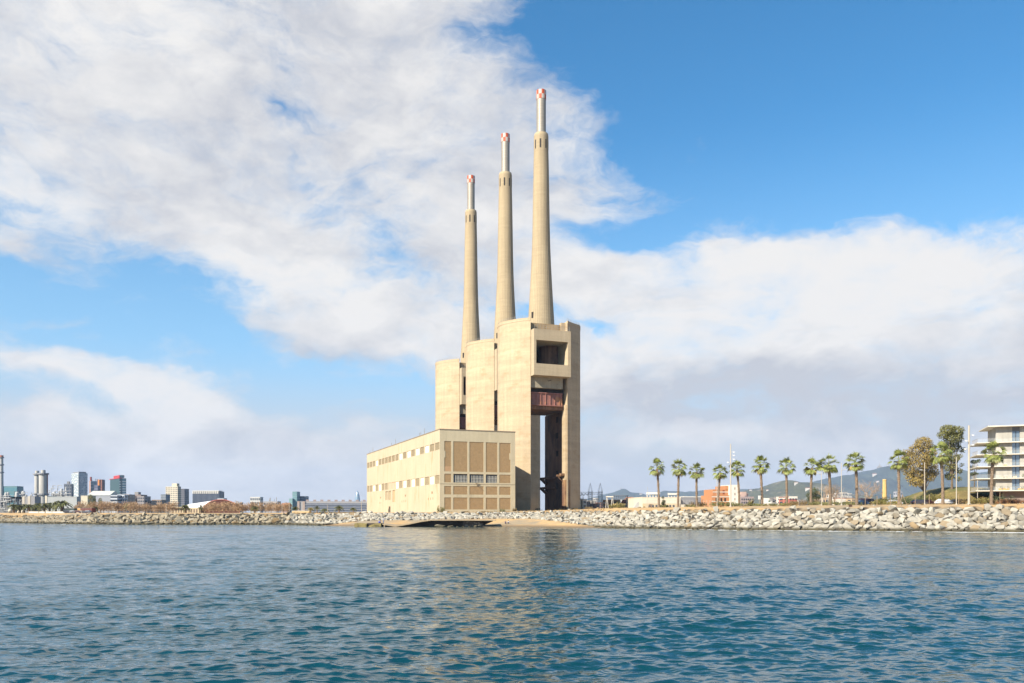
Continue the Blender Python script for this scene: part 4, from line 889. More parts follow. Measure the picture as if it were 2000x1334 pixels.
# ------------------------------------------------------------------ trees on the right
def at(px, y, d): return P(px, y, d)
def tree_at(px, ytop, d, fn, **k):
    b = base_at(px, d); return b, H_(ytop, d, b.z)
MOUND = []
def mound():
    # grassy mound behind the promenade
    cx, d = 1845, 262; x0 = (1795 - 1000) / F * d; nx, ny = 70, 30
    prof = lambda px: float(np.interp(px, [1690, 1725, 1760, 1800, 1820, 1850, 1880, 1915, 1960, 2040, 2150], [0, 2.4, 1.4, 2.6, 5.2, 6.4, 6.6, 6.2, 5.2, 3.0, 0]))
    xs = np.linspace((1690 - 1000) / F * d, (2150 - 1000) / F * d, nx); ys = np.linspace(d - 26, d + 34, ny)
    GX, GY = np.meshgrid(xs, ys); PX = GX / d * F + 1000; hh = np.vectorize(prof)(PX); v = (GY - (d - 26)) / 60
    Z = ground(GX, GY) - .3 + (hh * .92 + .3) * np.sin(np.pi * np.clip(v * 1.08, 0, 1)) ** .8 + .12 * hash_noise(GX * 2, GY * 2)
    m = mat('mound_grass', (.22, .17, .055), 1, .25, .12, fine=.35, bump=.8, bs=3, stain=((.12, .13, .035), .5, .62, .09, 1))
    o = quads_mesh('grass_mound', np.stack([GX, GY, Z], -1).reshape(-1, 3), ny, nx, m); tag(o, 'low grassy mound behind the parked cars', kind='structure')
    def f(px, dd):
        x = (px - 1000) / F * dd; v = (dd - (d - 26)) / 60; h = prof(x / d * F + 1000); return Vector((x, dd, float(ground(x, dd)) - .3 + (h * .92 + .3) * math.sin(math.pi * min(1, max(0, v * 1.08))) ** .8))
    return f
mz = mound()
def big_trees():
    rs = random.Random(21)
    def lob(spec, d, b):      # ellipses in the picture plane of the tree -> lobes round the tree's own base, with depth
        out_ = []
        for (px, py, rx, ry) in spec:
            k = d / F; out_.append(((px - 1000) * k - b.x, rs.uniform(-.35, .35) * rx * k * 1.5, EYE + (1001 - py) * k - b.z, rx * k, rx * k * rs.uniform(.8, 1.1), ry * k))
        return out_
    d = 252; b = mz(1806, d)
    sp = [(1800, 866, 16, 12), (1788, 880, 14, 12), (1812, 884, 14, 14), (1776, 896, 14, 12), (1768, 884, 7, 7), (1796, 902, 17, 15), (1818, 908, 14, 14), (1776, 918, 13, 13), (1768, 904, 7, 10), (1798, 928, 18, 13), (1816, 930, 14, 11), (1784, 942, 14, 9), (1773, 934, 8, 8), (1829, 920, 9, 12)]
    sp = [(px + .3, py, rx * 1.04, ry * 1.04) for px, py, rx, ry in sp]
    lobed_tree('fig_tree', b, H_(858, d, b.z), 15, 'broad olive brown evergreen with a dense crown on the grassy mound', M_leafA, 5, .18, lob(sp, d, b), 12500, .42, tr=.4)
    d = 256; b = mz(1859, d)
    sp = [(1846, 840, 14, 10), (1866, 842, 13, 10), (1838, 850, 10, 9), (1856, 856, 15, 12), (1874, 856, 9, 10), (1882, 846, 5, 6), (1842, 872, 9, 10), (1858, 876, 12, 12), (1872, 872, 8, 10), (1849, 892, 8, 10), (1864, 896, 9, 9), (1886, 878, 7, 6), (1880, 890, 6, 4),
          (1862, 912, 9, 8), (1875, 920, 8, 6), (1858, 930, 10, 8), (1872, 936, 7, 5), (1850, 912, 8, 9), (1882, 908, 5, 4)]
    lobed_tree('eucalyptus_tree', b, H_(829, d, b.z), 12, 'tallest tree, loose green crown and bare limbs, on the right slope of the mound', M_leafB, 6, .2, lob(sp, d, b), 9500, .42, tr=.34)
    d = 262; b = mz(1903, d)
    sp = [(1903, 902, 7, 4), (1911, 900, 4, 4), (1898, 914, 7, 5), (1909, 914, 5, 4), (1903, 926, 7, 4), (1896, 928, 4, 4), (1908, 936, 4, 3)]
    lobed_tree('pine_tree', b, H_(894, d, b.z), 5, 'small open crowned dark tree left of the balcony building', M_leafC, 7, .4, lob(sp, d, b), 1500, .34, tr=.16)
    d = 272; b = base_at(1590, d)
    sp = [(1590, 960, 9, 8), (1583, 968, 8, 8), (1597, 968, 8, 9), (1590, 976, 12, 8)]
    lobed_tree('round_tree', b, H_(952, d, b.z), 5, 'round dark green tree behind the eighth palm', M_leafC, 8, .15, lob(sp, d, b), 2600, .34, tr=.16)
    d = 300; b = base_at(1296, d)
    lobed_tree('dark_shrub_tree', b, H_(969, d, b.z), 2.6, 'small dark tree right of the first palm', M_leafC, 9, .2, None, 500, .34)
big_trees()
def place_bare(px, yt, d, w, lab, seed, **k):
    b = base_at(px, d); bare_tree(b, H_(yt, d, b.z), w, lab, seed, **k)
place_bare(1697, 932, 268, 8.5, 'large bare tree with pale twigs right of the tenth palm', 31, levels=5, n0=9)
place_bare(1612, 940, 262, 3.2, 'upright bare tree left of the wide crowned palm', 32, levels=4, up=1.2, n0=6)
place_bare(1630, 941, 264, 4.0, 'upright bare tree right of the wide crowned palm', 33, levels=4, up=1.2, n0=7)
place_bare(1597, 968, 250, 4.0, 'low bare thicket in front of the round dark tree', 34, levels=4, n0=7)
for i, (px, w, h, d, m, lab) in enumerate([(1463, 6, 2.7, 246, 2, 'a'), (1204, 5.5, 2.6, 330, 0, 'yellow green bush beside the white gantry legs'), (1213, 3.4, 2.6, 335, 2, 'brown bush right of the yellow green one by the gantry'),
        (1413, 7, 1.6, 245, 1, 'dark green hedge below the orange building'), (1432, 5, 1.3, 243, 1, 'low hedge at the foot of the floodlight mast'), (1365, 5, 1.9, 262, 3, 'orange brown bush in front of the grey shed'), (1350, 4, 1.0, 258, 1, 'low scrub left of the wire goal frame'),
        (1570, 7.5, 1.7, 236, 3, 'brown scrub left of the round dark tree palm'), (1600, 6, 1.2, 232, 1, 'green scrub at the foot of the slim lamp post'), (1655, 8, 1.2, 228, 1, 'green scrub strip left of the tenth palm'), (1730, 7, 1.4, 224, 0, 'yellow scrub below the old brick chimney'),
        (1720, 5, 2.0, 236, 1, 'dark bush left of the old brick chimney'), (1748, 9, 2.4, 240, 2, 'dark clipped hedge right of the old brick chimney'), (1775, 10, 2.8, 244, 2, 'dark hedge below the big olive tree'), (1825, 6, 3.0, 246, 0, 'rounded green bush at the foot of the big olive tree'),
        (1890, 7, 1.8, 222, 3, 'brown scrub behind the thick floodlight mast'), (1913, 6, 2.0, 221, 0, 'yellow scrub below the lowest balcony'), (1932, 4, 1.9, 223, 3, 'brown scrub behind the rightmost palm'), (1955, 6, 2.9, 226, 2, 'dark green bush under the balcony building'), (1970, 6, 1.5, 218, 4, 'reddish brown bush below the balconies'),
        (1991, 6, 1.5, 218, 4, 'reddish brown bush at the right edge'), (1297, 3, 1.0, 262, 1, 'low green scrub at the foot of the second palm'), (1478, 6, .9, 240, 1, 'low green scrub in front of the sign board'), (1520, 5, .9, 236, 1, 'low green scrub right of the camper van'),
        (1860, 3, 2.4, 236, 0, 'small green bush on the mound behind the white car'), (1541, 5, 1.0, 238, 3, 'low brown scrub under the seventh palm')]):
    b = base_at(px, d) if d < 245 or px < 1790 else mz(px, d); mm = [M_leafY, M_leafB, M_leafC, M_scrub, mat('reddish_scrub', (.30, .13, .05), .9, .3, .5, island=.4)][m]
    if lab == 'a': continue
    bush(b, w, h, lab, 50 + i, mm, size=.3)
def low_palm():
    rs = random.Random(9); b = base_at(1466, 246); t = empty('low_palm', b, 0, 'short bushy palm with arching leaves left of the sign board', 'palm tree')
    m = MB()
    for i in range(26):
        a = i * 2.4; e = R(rs.uniform(12, 80)); L = rs.uniform(2.2, 3.0); p = Vector((0, 0, .3)); d = Vector((math.cos(a) * math.cos(e), math.sin(a) * math.cos(e), math.sin(e)))
        for k in range(6):
            q = p + d * L / 6; s = Vector((-math.sin(a), math.cos(a), 0)) * (.34 * (1 - k / 7)); m.add([p - s * .2, q - s + Vector((0, 0, -.1)), q + d * .12, q + s + Vector((0, 0, -.1)), p + s * .2], [(0, 1, 2, 3, 4)]); p = q; d = (d + Vector((0, 0, -.13))).normalized()
    m.build('crown', M_leafY, t); k = MB(); k.lathe([(.3, -.2), (.34, .4), (.2, .7)], 8); k.build('trunk', M_trunk, t)
low_palm()
# ------------------------------------------------------------------ vehicles
M_tyre = mat('tyre', (.03, .03, .03), .9); M_win = glass('car_glass', (.03, .04, .05), .05); M_rim = mat('wheel_rim', (.4, .4, .4), .4, .05); M_lgt = mat('headlight', (.7, .7, .65), .2, .02); M_red2 = mat('tail_light', (.4, .03, .02), .3, .02)
def car(px, d, rz, col, label, L=4.2, Hh=1.45, kind='hatch', cat='car', name='parked_car'):
    b = base_at(px, d); t = empty(name, b, rz, label, cat, 'cars parked behind the seafront' if cat == 'car' else None)
    W2 = .88; m = mat('car_paint', col, .3, .03)
    if kind == 'van': top = [(-L / 2, .3), (L / 2, .3), (L / 2, .9), (L / 2 - .35, 1.25), (L / 2 - .85, Hh * .96), (-L / 2 + .1, Hh), (-L / 2, Hh * .8)]
    else: top = [(-L / 2, .3), (L / 2, .3), (L / 2, .72), (L / 2 - .85, .92), (L / 2 - 1.55, Hh * .97), (-L / 2 + 1.1, Hh), (-L / 2 + .35, .98), (-L / 2, .85)]
    def side(m_, pts, y0, y1, inset=0):
        n = len(pts); v = [(x, y0 + (inset if z > 1 else 0), z) for x, z in pts] + [(x, y1 - (inset if z > 1 else 0), z) for x, z in pts]
        m_.add(v, [(i, (i + 1) % n, (i + 1) % n + n, i + n) for i in range(n)] + [tuple(range(n - 1, -1, -1)), tuple(range(n, 2 * n))])
    bd = MB(); side(bd, top, -W2, W2, .12); bo = bd.build('body', m, t)
    if kind == 'van': wn_ = [[(L / 2 - 1.0, 1.15), (L / 2 - .55, 1.15), (L / 2 - .98, Hh * .88), (L / 2 - 1.5, Hh * .88), (L / 2 - 1.5, 1.15)]]
    else: wn_ = [[(-L / 2 + .62, .98), (-.1, .98), (-.1, Hh * .93), (-L / 2 + 1.15, Hh * .93)], [(0, .98), (L / 2 - 1.1, .96), (L / 2 - 1.65, Hh * .92), (0, Hh * .93)]]
    for w in wn_:
        g = MB(); side(g, w, -W2 + .10 - .02, W2 - .10 + .02, 0); g.build('window', M_win, t)
    for x in (-L / 2 + .8, L / 2 - .8):
        for y in (-W2 + .02, W2 - .22):
            w = MB(); w.lathe([(.31, 0), (.31, .2)], 14); w.v = [(x + p[0], y + p[2], .31 + p[1]) for p in w.v]; wo = w.build('wheel', M_tyre, t)
            w = MB(); w.lathe([(.17, -.015), (.17, .215)], 10); w.v = [(x + p[0], y + p[2], .31 + p[1]) for p in w.v]; w.build('rim', M_rim, wo)
    for y in (-.6, .6):
        g = MB(); g.box(L / 2 - .04, L / 2 + .015, y - .16, y + .16, .6, .72); g.build('headlight', M_lgt, t)
        g = MB(); g.box(-L / 2 - .015, -L / 2 + .04, y - .14, y + .14, .7, .84); g.build('tail_light', M_red2, t)
    return t
car(1844, 226, R(8), (.75, .75, .74), 'white estate car parked below the grassy mound', 4.7, 1.5)
car(1866, 228, R(172), (.05, .05, .06), 'black car parked just right of the white estate car', 4.4)
car(1795, 228, R(10), (.07, .07, .09), 'dark grey car behind the timber post left of the lamp post', 4.2)
car(1811, 230, R(5), (.06, .03, .03), 'dark maroon car parked right behind the slim lamp post', 4.0)
car(1747, 228, R(5), (.45, .46, .48), 'silver car half hidden behind the left palm of the big tree', 4.0, 1.4)
car(1694, 234, R(4), (.05, .03, .05), 'dark purple van parked right of the tenth palm', 4.4, 1.95, 'van', 'van', 'parked_van')
car(1682, 232, R(176), (.04, .07, .13), 'dark blue car just right of the tenth palm', 3.9, 1.6)
def camper():
    b = base_at(1502.5, 252); t = empty('camper_van', b, R(2), 'white camper van with a raised cab roof right of the sixth palm', 'camper van')
    m = mat('camper_white', (.80, .79, .75), .4, .03); L = 4.6; k = 1.0
    pts = [(-2.3, .35), (2.3, .35), (2.3, 1.0), (1.75, 1.15), (1.35, 1.75), (1.5, 2.1), (1.2, 2.45), (-2.3, 2.5)]
    bd = MB(); n = len(pts); v = [(x, -.95, z) for x, z in pts] + [(x, .95, z) for x, z in pts]; bd.add(v, [(i, (i + 1) % n, (i + 1) % n + n, i + n) for i in range(n)] + [tuple(range(n - 1, -1, -1)), tuple(range(n, 2 * n))]); bd.build('body', m, t)
    for x0, x1, z0, z1, mm in ((.75, 1.35, 1.2, 1.65, M_win), (-.6, .0, 1.35, 1.75, mat('green_tint_window', (.06, .16, .12), .1))):
        g = MB(); g.box(x0, x1, -.975, .975, z0, z1); g.build('window', mm, t)
    g = MB(); g.box(-2.2, 1.9, -.97, .97, .75, .83); g.build('stripe', mat('grey_stripe', (.35, .36, .38), .5), t)
    for x in (-1.4, 1.5):
        for y in (-.98, .78):
            w = MB(); w.lathe([(.34, 0), (.34, .2)], 14); w.v = [(x + p[0], y + p[2], .34 + p[1]) for p in w.v]; w.build('wheel', M_tyre, t)
camper()
def sign_board():
    b = base_at(1483, 244); t = empty('sign_board', b, 0, 'blank white board on a pole left of the camper van', 'sign'); m = MB(); m.tube((0, 0, -.2), (0, 0, H_(968, 244, b.z)), .06, n=6); m.build('pole', M_pole, t)
    g = MB(); g.box(-.38, .38, -.12, -.06, H_(975.5, 244, b.z), H_(968, 244, b.z)); g.build('board', mat('white_board', (.75, .75, .73), .6), t)
sign_board()
def litter():
    b = base_at(1661, 212); m = MB(); m.box(-.4, .4, -.2, .2, 0, .5); m.box(-.44, .44, -.24, .24, .5, .56); m.box(-.3, -.05, -.23, -.2, .1, .4); o = m.build('dark_crate', mat('dark_crate_wood', (.10, .05, .03), .9)); o.location = b; tag(o, 'small dark crate on the sand edge above the boulders', 'crate')
litter()
# ------------------------------------------------------------------ buildings: helper
M_glz = glass('window_glass', (.05, .065, .09), .12); M_roofg = mat('grey_roof', (.30, .29, .28), .9, .1, .2); M_tile = mat('clay_tile_roof', (.34, .15, .09), .9, .15, .6)
_mc = {}
def cm(col, **k):
    key = (tuple(col), tuple(sorted(k.items())))
    if key not in _mc: _mc[key] = mat('wall_%s' % ('pale' if sum(col) > 1.2 else 'mid' if sum(col) > .5 else 'dark'), col, .9, .08, .12, **k)
    return _mc[key]
def solve(pc, D, yaw, px, axis):
    O = Vector(((pc - 1000) / F * D, D)); d = Vector((math.cos(yaw), math.sin(yaw))) if axis == 0 else Vector((-math.sin(yaw), math.cos(yaw)))
    k = (px - 1000) / F; return (k * O.y - O.x) / (d.x - k * d.y)
def block(name, label, px, ytop, D, yaw=0, depth=18, wall=(.4, .38, .34), fl=4, fb=5, sb=4, style='grid', glz=None, roof=None, cat='building', group=None, z0=None, side_px=None, parapet=.6, wf=.55, hf=.5, roofcol=None, bandm=None, wall2=None, box=None):
    """px=(left, right) of the front; the corner nearest the viewer is at px[0] for side_px < px[0] (left face shows), else the right face shows"""
    yaw = R(yaw); zb = (gz((px[0] - 1000) / F * D, D) if z0 is None else z0) - .3
    pc = px[0]; w = abs(solve(pc, D, yaw, px[1], 0)); dep = depth
    if side_px is not None and side_px < px[0]: dep = abs(solve(pc, D, yaw, side_px, 1))
    h = EYE + (1001 - ytop) / F * D - zb
    t = empty(name, ((pc - 1000) / F * D, D, zb), yaw, label, cat, group)
    b = MB(); b.box(0, w, 0, dep, 0, h - parapet); b.box(-.1, w + .1, -.1, dep + .1, h - parapet, h)
    wo = b.build('wall', cm(wall) if not isinstance(wall, bpy.types.Material) else wall, t)
    if wall2: s = MB(); s.box(-.06, -.01, .2, dep - .2, 0, h - parapet - .1); s.box(w + .01, w + .06, .2, dep - .2, 0, h - parapet - .1); s.build('side_wall', cm(wall2), t)
    gm = glz or M_glz; fh = (h - parapet - 1) / fl
    if style == 'grid':
        def win(nm, bw, bh, pts, rot):
            q = MB(); q.box(-bw / 2, bw / 2, -.06, 0, -bh / 2, bh / 2); me = q.mesh('window', gm)
            for x, y, z in pts:
                o = bpy.data.objects.new('window', me); C.objects.link(o); o.parent = t; o.location = (x, y, z); o.rotation_euler = (0, 0, rot)
        if fb: win('window', w / fb * wf, fh * hf, [((i + .5) * w / fb, -.12, 1 + (j + .5) * fh) for i in range(fb) for j in range(fl)], 0)
        if sb:
            win('window', dep / sb * wf, fh * hf, [(-.12, (i + .5) * dep / sb, 1 + (j + .5) * fh) for i in range(sb) for j in range(fl)], -math.pi / 2)
            if side_px is None or side_px > px[0]: win('window', dep / sb * wf, fh * hf, [(w + .12, (i + .5) * dep / sb, 1 + (j + .5) * fh) for i in range(sb) for j in range(fl)], math.pi / 2)
    elif style == 'band':
        for j in range(fl):
            q = MB(); z = 1 + (j + .3) * fh; q.box(-.14, w + .14, -.14, dep + .14, z, z + fh * hf); q.build('window_band', gm, t)
    elif style == 'fins':
        for i in range(fb):
            q = MB(); x = (i + .5) * w / fb; q.box(x - w / fb * wf / 2, x + w / fb * wf / 2, -.3, 0, 1, h - parapet); q.build('window_strip', gm, t)
        for i in range(sb or 0):
            q = MB(); y = (i + .5) * dep / sb; q.box(-.3, 0, y - dep / sb * wf / 2, y + dep / sb * wf / 2, 1, h - parapet); q.box(w, w + .3, y - dep / sb * wf / 2, y + dep / sb * wf / 2, 1, h - parapet); q.build('window_strip', gm, t)
    if roof == 'gable':
        q = MB(); r = dep * .5; q.add([(-.4, -.5, h), (w + .4, -.5, h), (w + .4, dep + .5, h), (-.4, dep + .5, h), (-.4, r, h + dep * .22), (w + .4, r, h + dep * .22)], [(0, 1, 5, 4), (2, 3, 4, 5), (0, 4, 3), (1, 2, 5), (3, 2, 1, 0)]); q.build('roof', roofcol or M_tile, t)
    elif roof == 'house':
        q = MB(); q.box(w * .3, w * .62, dep * .3, dep * .7, h, h + fh * .8); q.build('roof_house', roofcol or M_roofg, t)
    elif roof == 'bits':
        rs = random.Random(int(px[0])); q = MB()
        for _ in range(4):
            x = rs.uniform(.05, .85) * w; y = rs.uniform(.1, .8) * dep; s = rs.uniform(.02, .07) * w; q.box(x, x + s, y, y + s, h, h + rs.uniform(.3, .9) * fh); q.build('roof_unit', roofcol or M_roofg, t); q = MB()
    t['_w'] = w; t['_h'] = h; t['_d'] = dep
    return t
# ------------------------------------------------------------------ right: behind the palms
def beamset(name, label, loc, parts, m, cat, rz=0, pn=None):
    t = empty(name, loc, rz, label, cat)
    for nm, segs in parts:
        b = MB()
        for s in segs: b.tube(s[0], s[1], s[2], n=4)
        b.build(nm, m, t)
    return t
M_lat = mat('lattice_steel', (.46, .44, .42), .6, .1); M_cream = mat('cream_steel', (.62, .57, .48), .6, .1)
def pylon(px, yt, d, label):
    b = base_at(px, d); h = H_(yt, d, b.z); t = empty('lattice_tower', b, R(12), label, 'lattice tower', 'lattice towers of the substation'); hw = 1.15
    legs = MB()
    for sx, sy_ in ((-1, -1), (1, -1), (1, 1), (-1, 1)): legs.path([(sx * hw, sy_ * hw, -.2), (sx * hw * .8, sy_ * hw * .8, h * .70), (sx * .06, sy_ * .06, h)], [.10, .09, .05], 4)
    legs.build('legs', M_lat, t); br = MB(); n = 9
    for i in range(n):
        z0, z1 = h * .7 * i / n, h * .7 * (i + 1) / n; r0, r1 = hw * (1 - .2 * i / n), hw * (1 - .2 * (i + 1) / n)
        for k in range(4):
            c0 = [(-1, -1), (1, -1), (1, 1), (-1, 1)][k]; c1 = [(-1, -1), (1, -1), (1, 1), (-1, 1)][(k + 1) % 4]
            br.tube((c0[0] * r0, c0[1] * r0, z0), (c1[0] * r1, c1[1] * r1, z1), .05, n=3); br.tube((c1[0] * r0, c1[1] * r0, z0), (c0[0] * r1, c0[1] * r1, z1), .05, n=3)
    br.build('bracing', M_lat, t); return t
pylon(1153, 944, 430, 'left lattice tower just right of the big concrete tower'); pylon(1172.5, 944, 425, 'right lattice tower carrying the beam of the substation')
pylon(1136, 962, 470, 'short lattice tower half behind the edge of the big concrete tower')
def beam():
    a = P(1128, 961, 430); b = P(1176, 962, 425); t = MB(); n = 16
    for z in (0, -1.0): t.tube(a + Vector((0, 0, z)), b + Vector((0, 0, z)), .09, n=4)
    for i in range(n):
        p = a.lerp(b, i / n); q = a.lerp(b, (i + 1) / n); t.tube(p + Vector((0, 0, -1.0 * (i % 2))), q + Vector((0, 0, -1.0 * ((i + 1) % 2))), .06, n=3)
    tag(t.build('lattice_beam', M_lat), 'lattice beam spanning between the substation towers', 'beam')
    w = MB(); pts = [P(1131 + i * 1.8, 965 + 4.5 * math.sin(i * .9) ** 2 - .2 * i, 432) for i in range(12)]
    for i in range(11): w.tube(pts[i], pts[i + 1], .14, n=4)
    tag(w.build('sagging_cable', M_dark), 'black cable hanging in loops under the substation beam', 'cable')
beam()
M_white2 = mat('white_panel', (.72, .69, .62), .7, .05)
def gantry(px0, px1, yt, d, label, n=2, name='gantry', m=None, th=.5, splay=.6, mid=()):
    a = base_at(px0, d); w = (px1 - px0) / F * d; h = H_(yt, d, a.z); t = empty(name, a, 0, label, 'gantry')
    b = MB(); b.box(-.4, w + .4, -.6, .6, h - th, h); b.build('crossbeam', m or M_white2, t)
    for i in range(n):
        x = w * i / max(1, n - 1)
        for s in (-1, 1):
            l = MB(); l.tube((x + splay * s * (.5 if n > 3 else 1), 0, -.2), (x + .15 * s, 0, h - th), .12, n=5); l.build('leg', m or M_white2, t)
    return t
gantry(1185.5, 1196, 969, 360, 'white gantry with splayed legs left of the yellow green bush')
gantry(1200, 1226, 967.5, 520, 'long dark gantry with many thin legs behind the orange sheds', 8, m=mat('dark_steel', (.16, .17, .19), .6), th=.35, splay=.15)
gantry(1264, 1287, 961.5, 400, 'white open frame above the roof of the white shed', 5, m=M_white2, th=1.0, splay=.2)
gantry(1306, 1323, 963, 402, 'second smaller white frame above the white shed', 4, m=M_white2, th=.9, splay=.2)
block('transformer_house', 'narrow white transformer house between the concrete tower and the lattice tower', (1138, 1146), 974.5, 400, 20, 5, (.72, .68, .60), 2, 1, 1)
block('transformer_house', 'cream wall block touching the edge of the big concrete tower', (1131.5, 1135), 977, 398, 20, 5, (.60, .52, .38), 1, 0, 0)
block('shed', 'orange brick shed with cream band behind the yellow green bush', (1191, 1211), 976, 420, 14, 10, (.50, .27, .14), 2, 3, 2, side_px=None)
for args in [((1147, 1153), 979, 560, (.30, .17, .13), 'narrow brown block behind the left lattice tower'), ((1155, 1164), 977.5, 700, (.55, .50, .44), 'pale block between the two lattice towers'), ((1160, 1171), 983, 560, (.33, .17, .12), 'low red brown block between the two lattice towers'),
             ((1173, 1184), 981, 600, (.25, .16, .14), 'dark red block right of the right lattice tower'), ((1183, 1192), 985, 640, (.40, .32, .26), 'low tan block behind the splayed gantry'), ((1163, 1169), 972.5, 1500, (.50, .48, .46), 'far grey white block seen over the substation'),
             ((1212, 1219), 982, 520, (.28, .18, .14), 'brown block right of the orange shed'), ((1214, 1218), 976, 1100, (.66, .62, .55), 'small white far block right of the orange shed'), ((1215, 1221), 983.5, 345, (.56, .42, .22), 'tan hut right of the brown bush'),
             ((1222, 1229), 982, 420, (.30, .20, .17), 'dark low house left of the red tiled one'), ((1248, 1254), 983, 420, (.56, .36, .20), 'orange tan hut left of the white shed'), ((1452, 1462), 977, 700, (.45, .36, .30), 'tan block behind the fifth palm'),
             ((1507, 1523), 974, 900, (.52, .42, .34), 'pale far block behind the camper van'), ((1518, 1533), 972, 1000, (.40, .32, .29), 'brown far block left of the red fronted house'), ((1560, 1574), 977, 900, (.46, .40, .35), 'far grey block right of the red fronted house'),
             ((1607, 1622), 972, 640, (.60, .50, .38), 'cream house behind the upright bare trees'), ((1624, 1633), 965, 1500, (.62, .58, .50), 'white far block right of the wide crowned palm'), ((1632, 1646), 969, 1300, (.56, .50, .43), 'cream far block behind the right lamp post'),
             ((1646, 1655), 961.5, 2400, (.60, .55, .46), 'high pale far block right of the right lamp post'), ((1657, 1664), 963, 2500, (.60, .57, .50), 'pale far block left of the tenth palm'), ((1649, 1668), 972, 900, (.42, .26, .20), 'brick coloured far block left of the tenth palm'),
             ((1636, 1644), 962.5, 2300, (.56, .50, .44), 'tan far block left of the right lamp post'), ((1664, 1672), 974, 800, (.58, .42, .25), 'ochre block touching the tenth palm'), ((1735, 1742), 974, 1600, (.50, .50, .52), 'blue grey far block right of the old chimney'),
             ((1752, 1763), 960, 2600, (.40, .40, .42), 'grey far block behind the left palm of the big tree')]:
    (px, yt, D, col, lab) = args
    block('house' if D < 700 else 'apartment_block', lab, px, yt, D, 15, 10 if D < 700 else 16, col, 2 if D < 700 else 5, 3, 2, cat='building', roof='bits' if D > 700 else None)
block('house', 'red roofed house with white walls left of the pale ramp', (1224, 1243), 983, 430, 12, 9, (.58, .50, .42), 1, 4, 2, roof='gable', roofcol=mat('red_tiles', (.33, .09, .05), .9, .2, .6))
block('house', 'small white house with a raised loft above the red roofed house', (1229, 1240), 976.5, 520, 12, 9, (.60, .54, .46), 2, 3, 2, roof='gable')
def ramp():
    b = base_at(1236, 320); k = .2; w = (1249 - 1236) * k; h = H_(980, 320, b.z); m = MB(); m.add([(0, 0, -.2), (w, 0, -.2), (w, 0, h), (w - .6, 0, h), (0, 3, -.2), (w, 3, -.2), (w, 3, h), (w - .6, 3, h)], [(0, 1, 2, 3), (7, 6, 5, 4), (0, 3, 7, 4), (1, 5, 6, 2), (3, 2, 6, 7), (0, 4, 5, 1)])
    o = m.build('concrete_ramp', mat('pale_grey_concrete', (.50, .50, .47), .9, .15, .8)); o.location = b; tag(o, 'pale grey wedge shaped concrete ramp left of the white shed', 'ramp')
ramp()
def wshed():
    t = block('white_shed', 'long white factory shed behind the first two palms', (1254, 1329), 970.8, 380, 6, 30, (.74, .68, .56), 1, 0, 0, parapet=.3)
    w, h = t['_w'], t['_h']; b = MB(); b.box(.3, w - .3, -.25, -.1, -.1, h * .48); b.build('base_band', cm((.62, .52, .34)), t)
    for i in range(8):
        q = MB(); x = 3 + i * (w - 6) / 7.5; q.box(x, x + .9, -.32, -.25, .9, 2.1); q.build('window', M_glz, t)
    for f in (.18, .52): q = MB(); q.box(w * f, w * f + 1.6, -.3, -.24, 0, 2.4); q.build('door', cm((.20, .12, .08)), t)
wshed()
def gshed():
    t = block('grey_shed', 'long blue grey shed with two small windows behind the third palm', (1329.5, 1391), 971, 385, 6, 30, (.26, .27, .30), 1, 0, 0, parapet=.3)
    w, h = t['_w'], t['_h']
    for x, z in ((3.9, 2.2), (5.1, 2.2), (10.2, 2.0), (11.2, 2.0)): q = MB(); q.box(x, x + .55, -.08, -.02, z, z + .95); q.build('window', M_dark, t)
    for x0, x1 in ((2.5, 7.2), (9, 11), (12.2, 14)): q = MB(); q.box(x0, x1, 3, 12, h, h + .45); q.build('skylight', M_white2, t)
gshed()
def low_wall():
    b = base_at(1330, 300); m = MB(); m.box(0, 22 * .1875 * 1.0, 0, .3, -.2, 1.1); m.box(-.04, 4.2, -.04, .34, 1.1, 1.2); o = m.build('low_wall', cm((.62, .57, .46))); o.location = b; tag(o, 'low cream wall in front of the grey shed', 'wall')
low_wall()
def orange():
    D = 330; zb = gz((1390 - 1000) / F * D, D) - .2
    t = empty('orange_building', ((1390.5 - 1000) / F * D, D, zb), R(8), 'stepped orange brick building with white bands and a tall white end block', 'building')
    k = D / F; org = cm((.50, .235, .11)); z = lambda y: EYE + (1001 - y) * k - zb
    b = MB(); b.box(0, 7.8, 0, 12, -.1, z(967)); b.box(.9, 7.81, 1.2, 11, z(967), z(955.5)); b.box(6.2, 7.82, 1.0, 12, z(956), z(948.5)); b.build('wall', org, t)
    for (x0, x1, y) in ((-.05, 7.9, 979), (-.05, 7.9, 970), (.85, 7.9, 960.5)): q = MB(); q.box(x0, x1, -.06 if y > 965 else 1.1, .02 if y > 965 else 1.2, z(y) - .2, z(y) + .1); q.build('white_band', M_white2, t)
    for (x, y) in ((1.5, 975), (3.6, 975), (5.2, 975), (2.0, 984), (4.4, 984), (6.4, 984)): q = MB(); q.box(x, x + .7, -.07, 0, z(y) - .9, z(y) + .5); q.build('window', M_dark, t)
    for x in (2.5, 5.0): q = MB(); q.box(x, x + .8, 1.12, 1.2, z(965), z(957)); q.build('window', cm((.25, .07, .04)), t)
    wb = MB(); wb.box(7.4, 11.6, -.6, 9, -.1, z(946.8)); wo = wb.build('end_block', cm((.80, .76, .68)), t)
    for (x, y) in ((9.3, 954), (9.3, 965), (9.3, 975)): q = MB(); q.box(x, x + .28, -.66, -.6, z(y) - .5, z(y) + .5); q.build('slit_window', M_dark, wo)
orange()
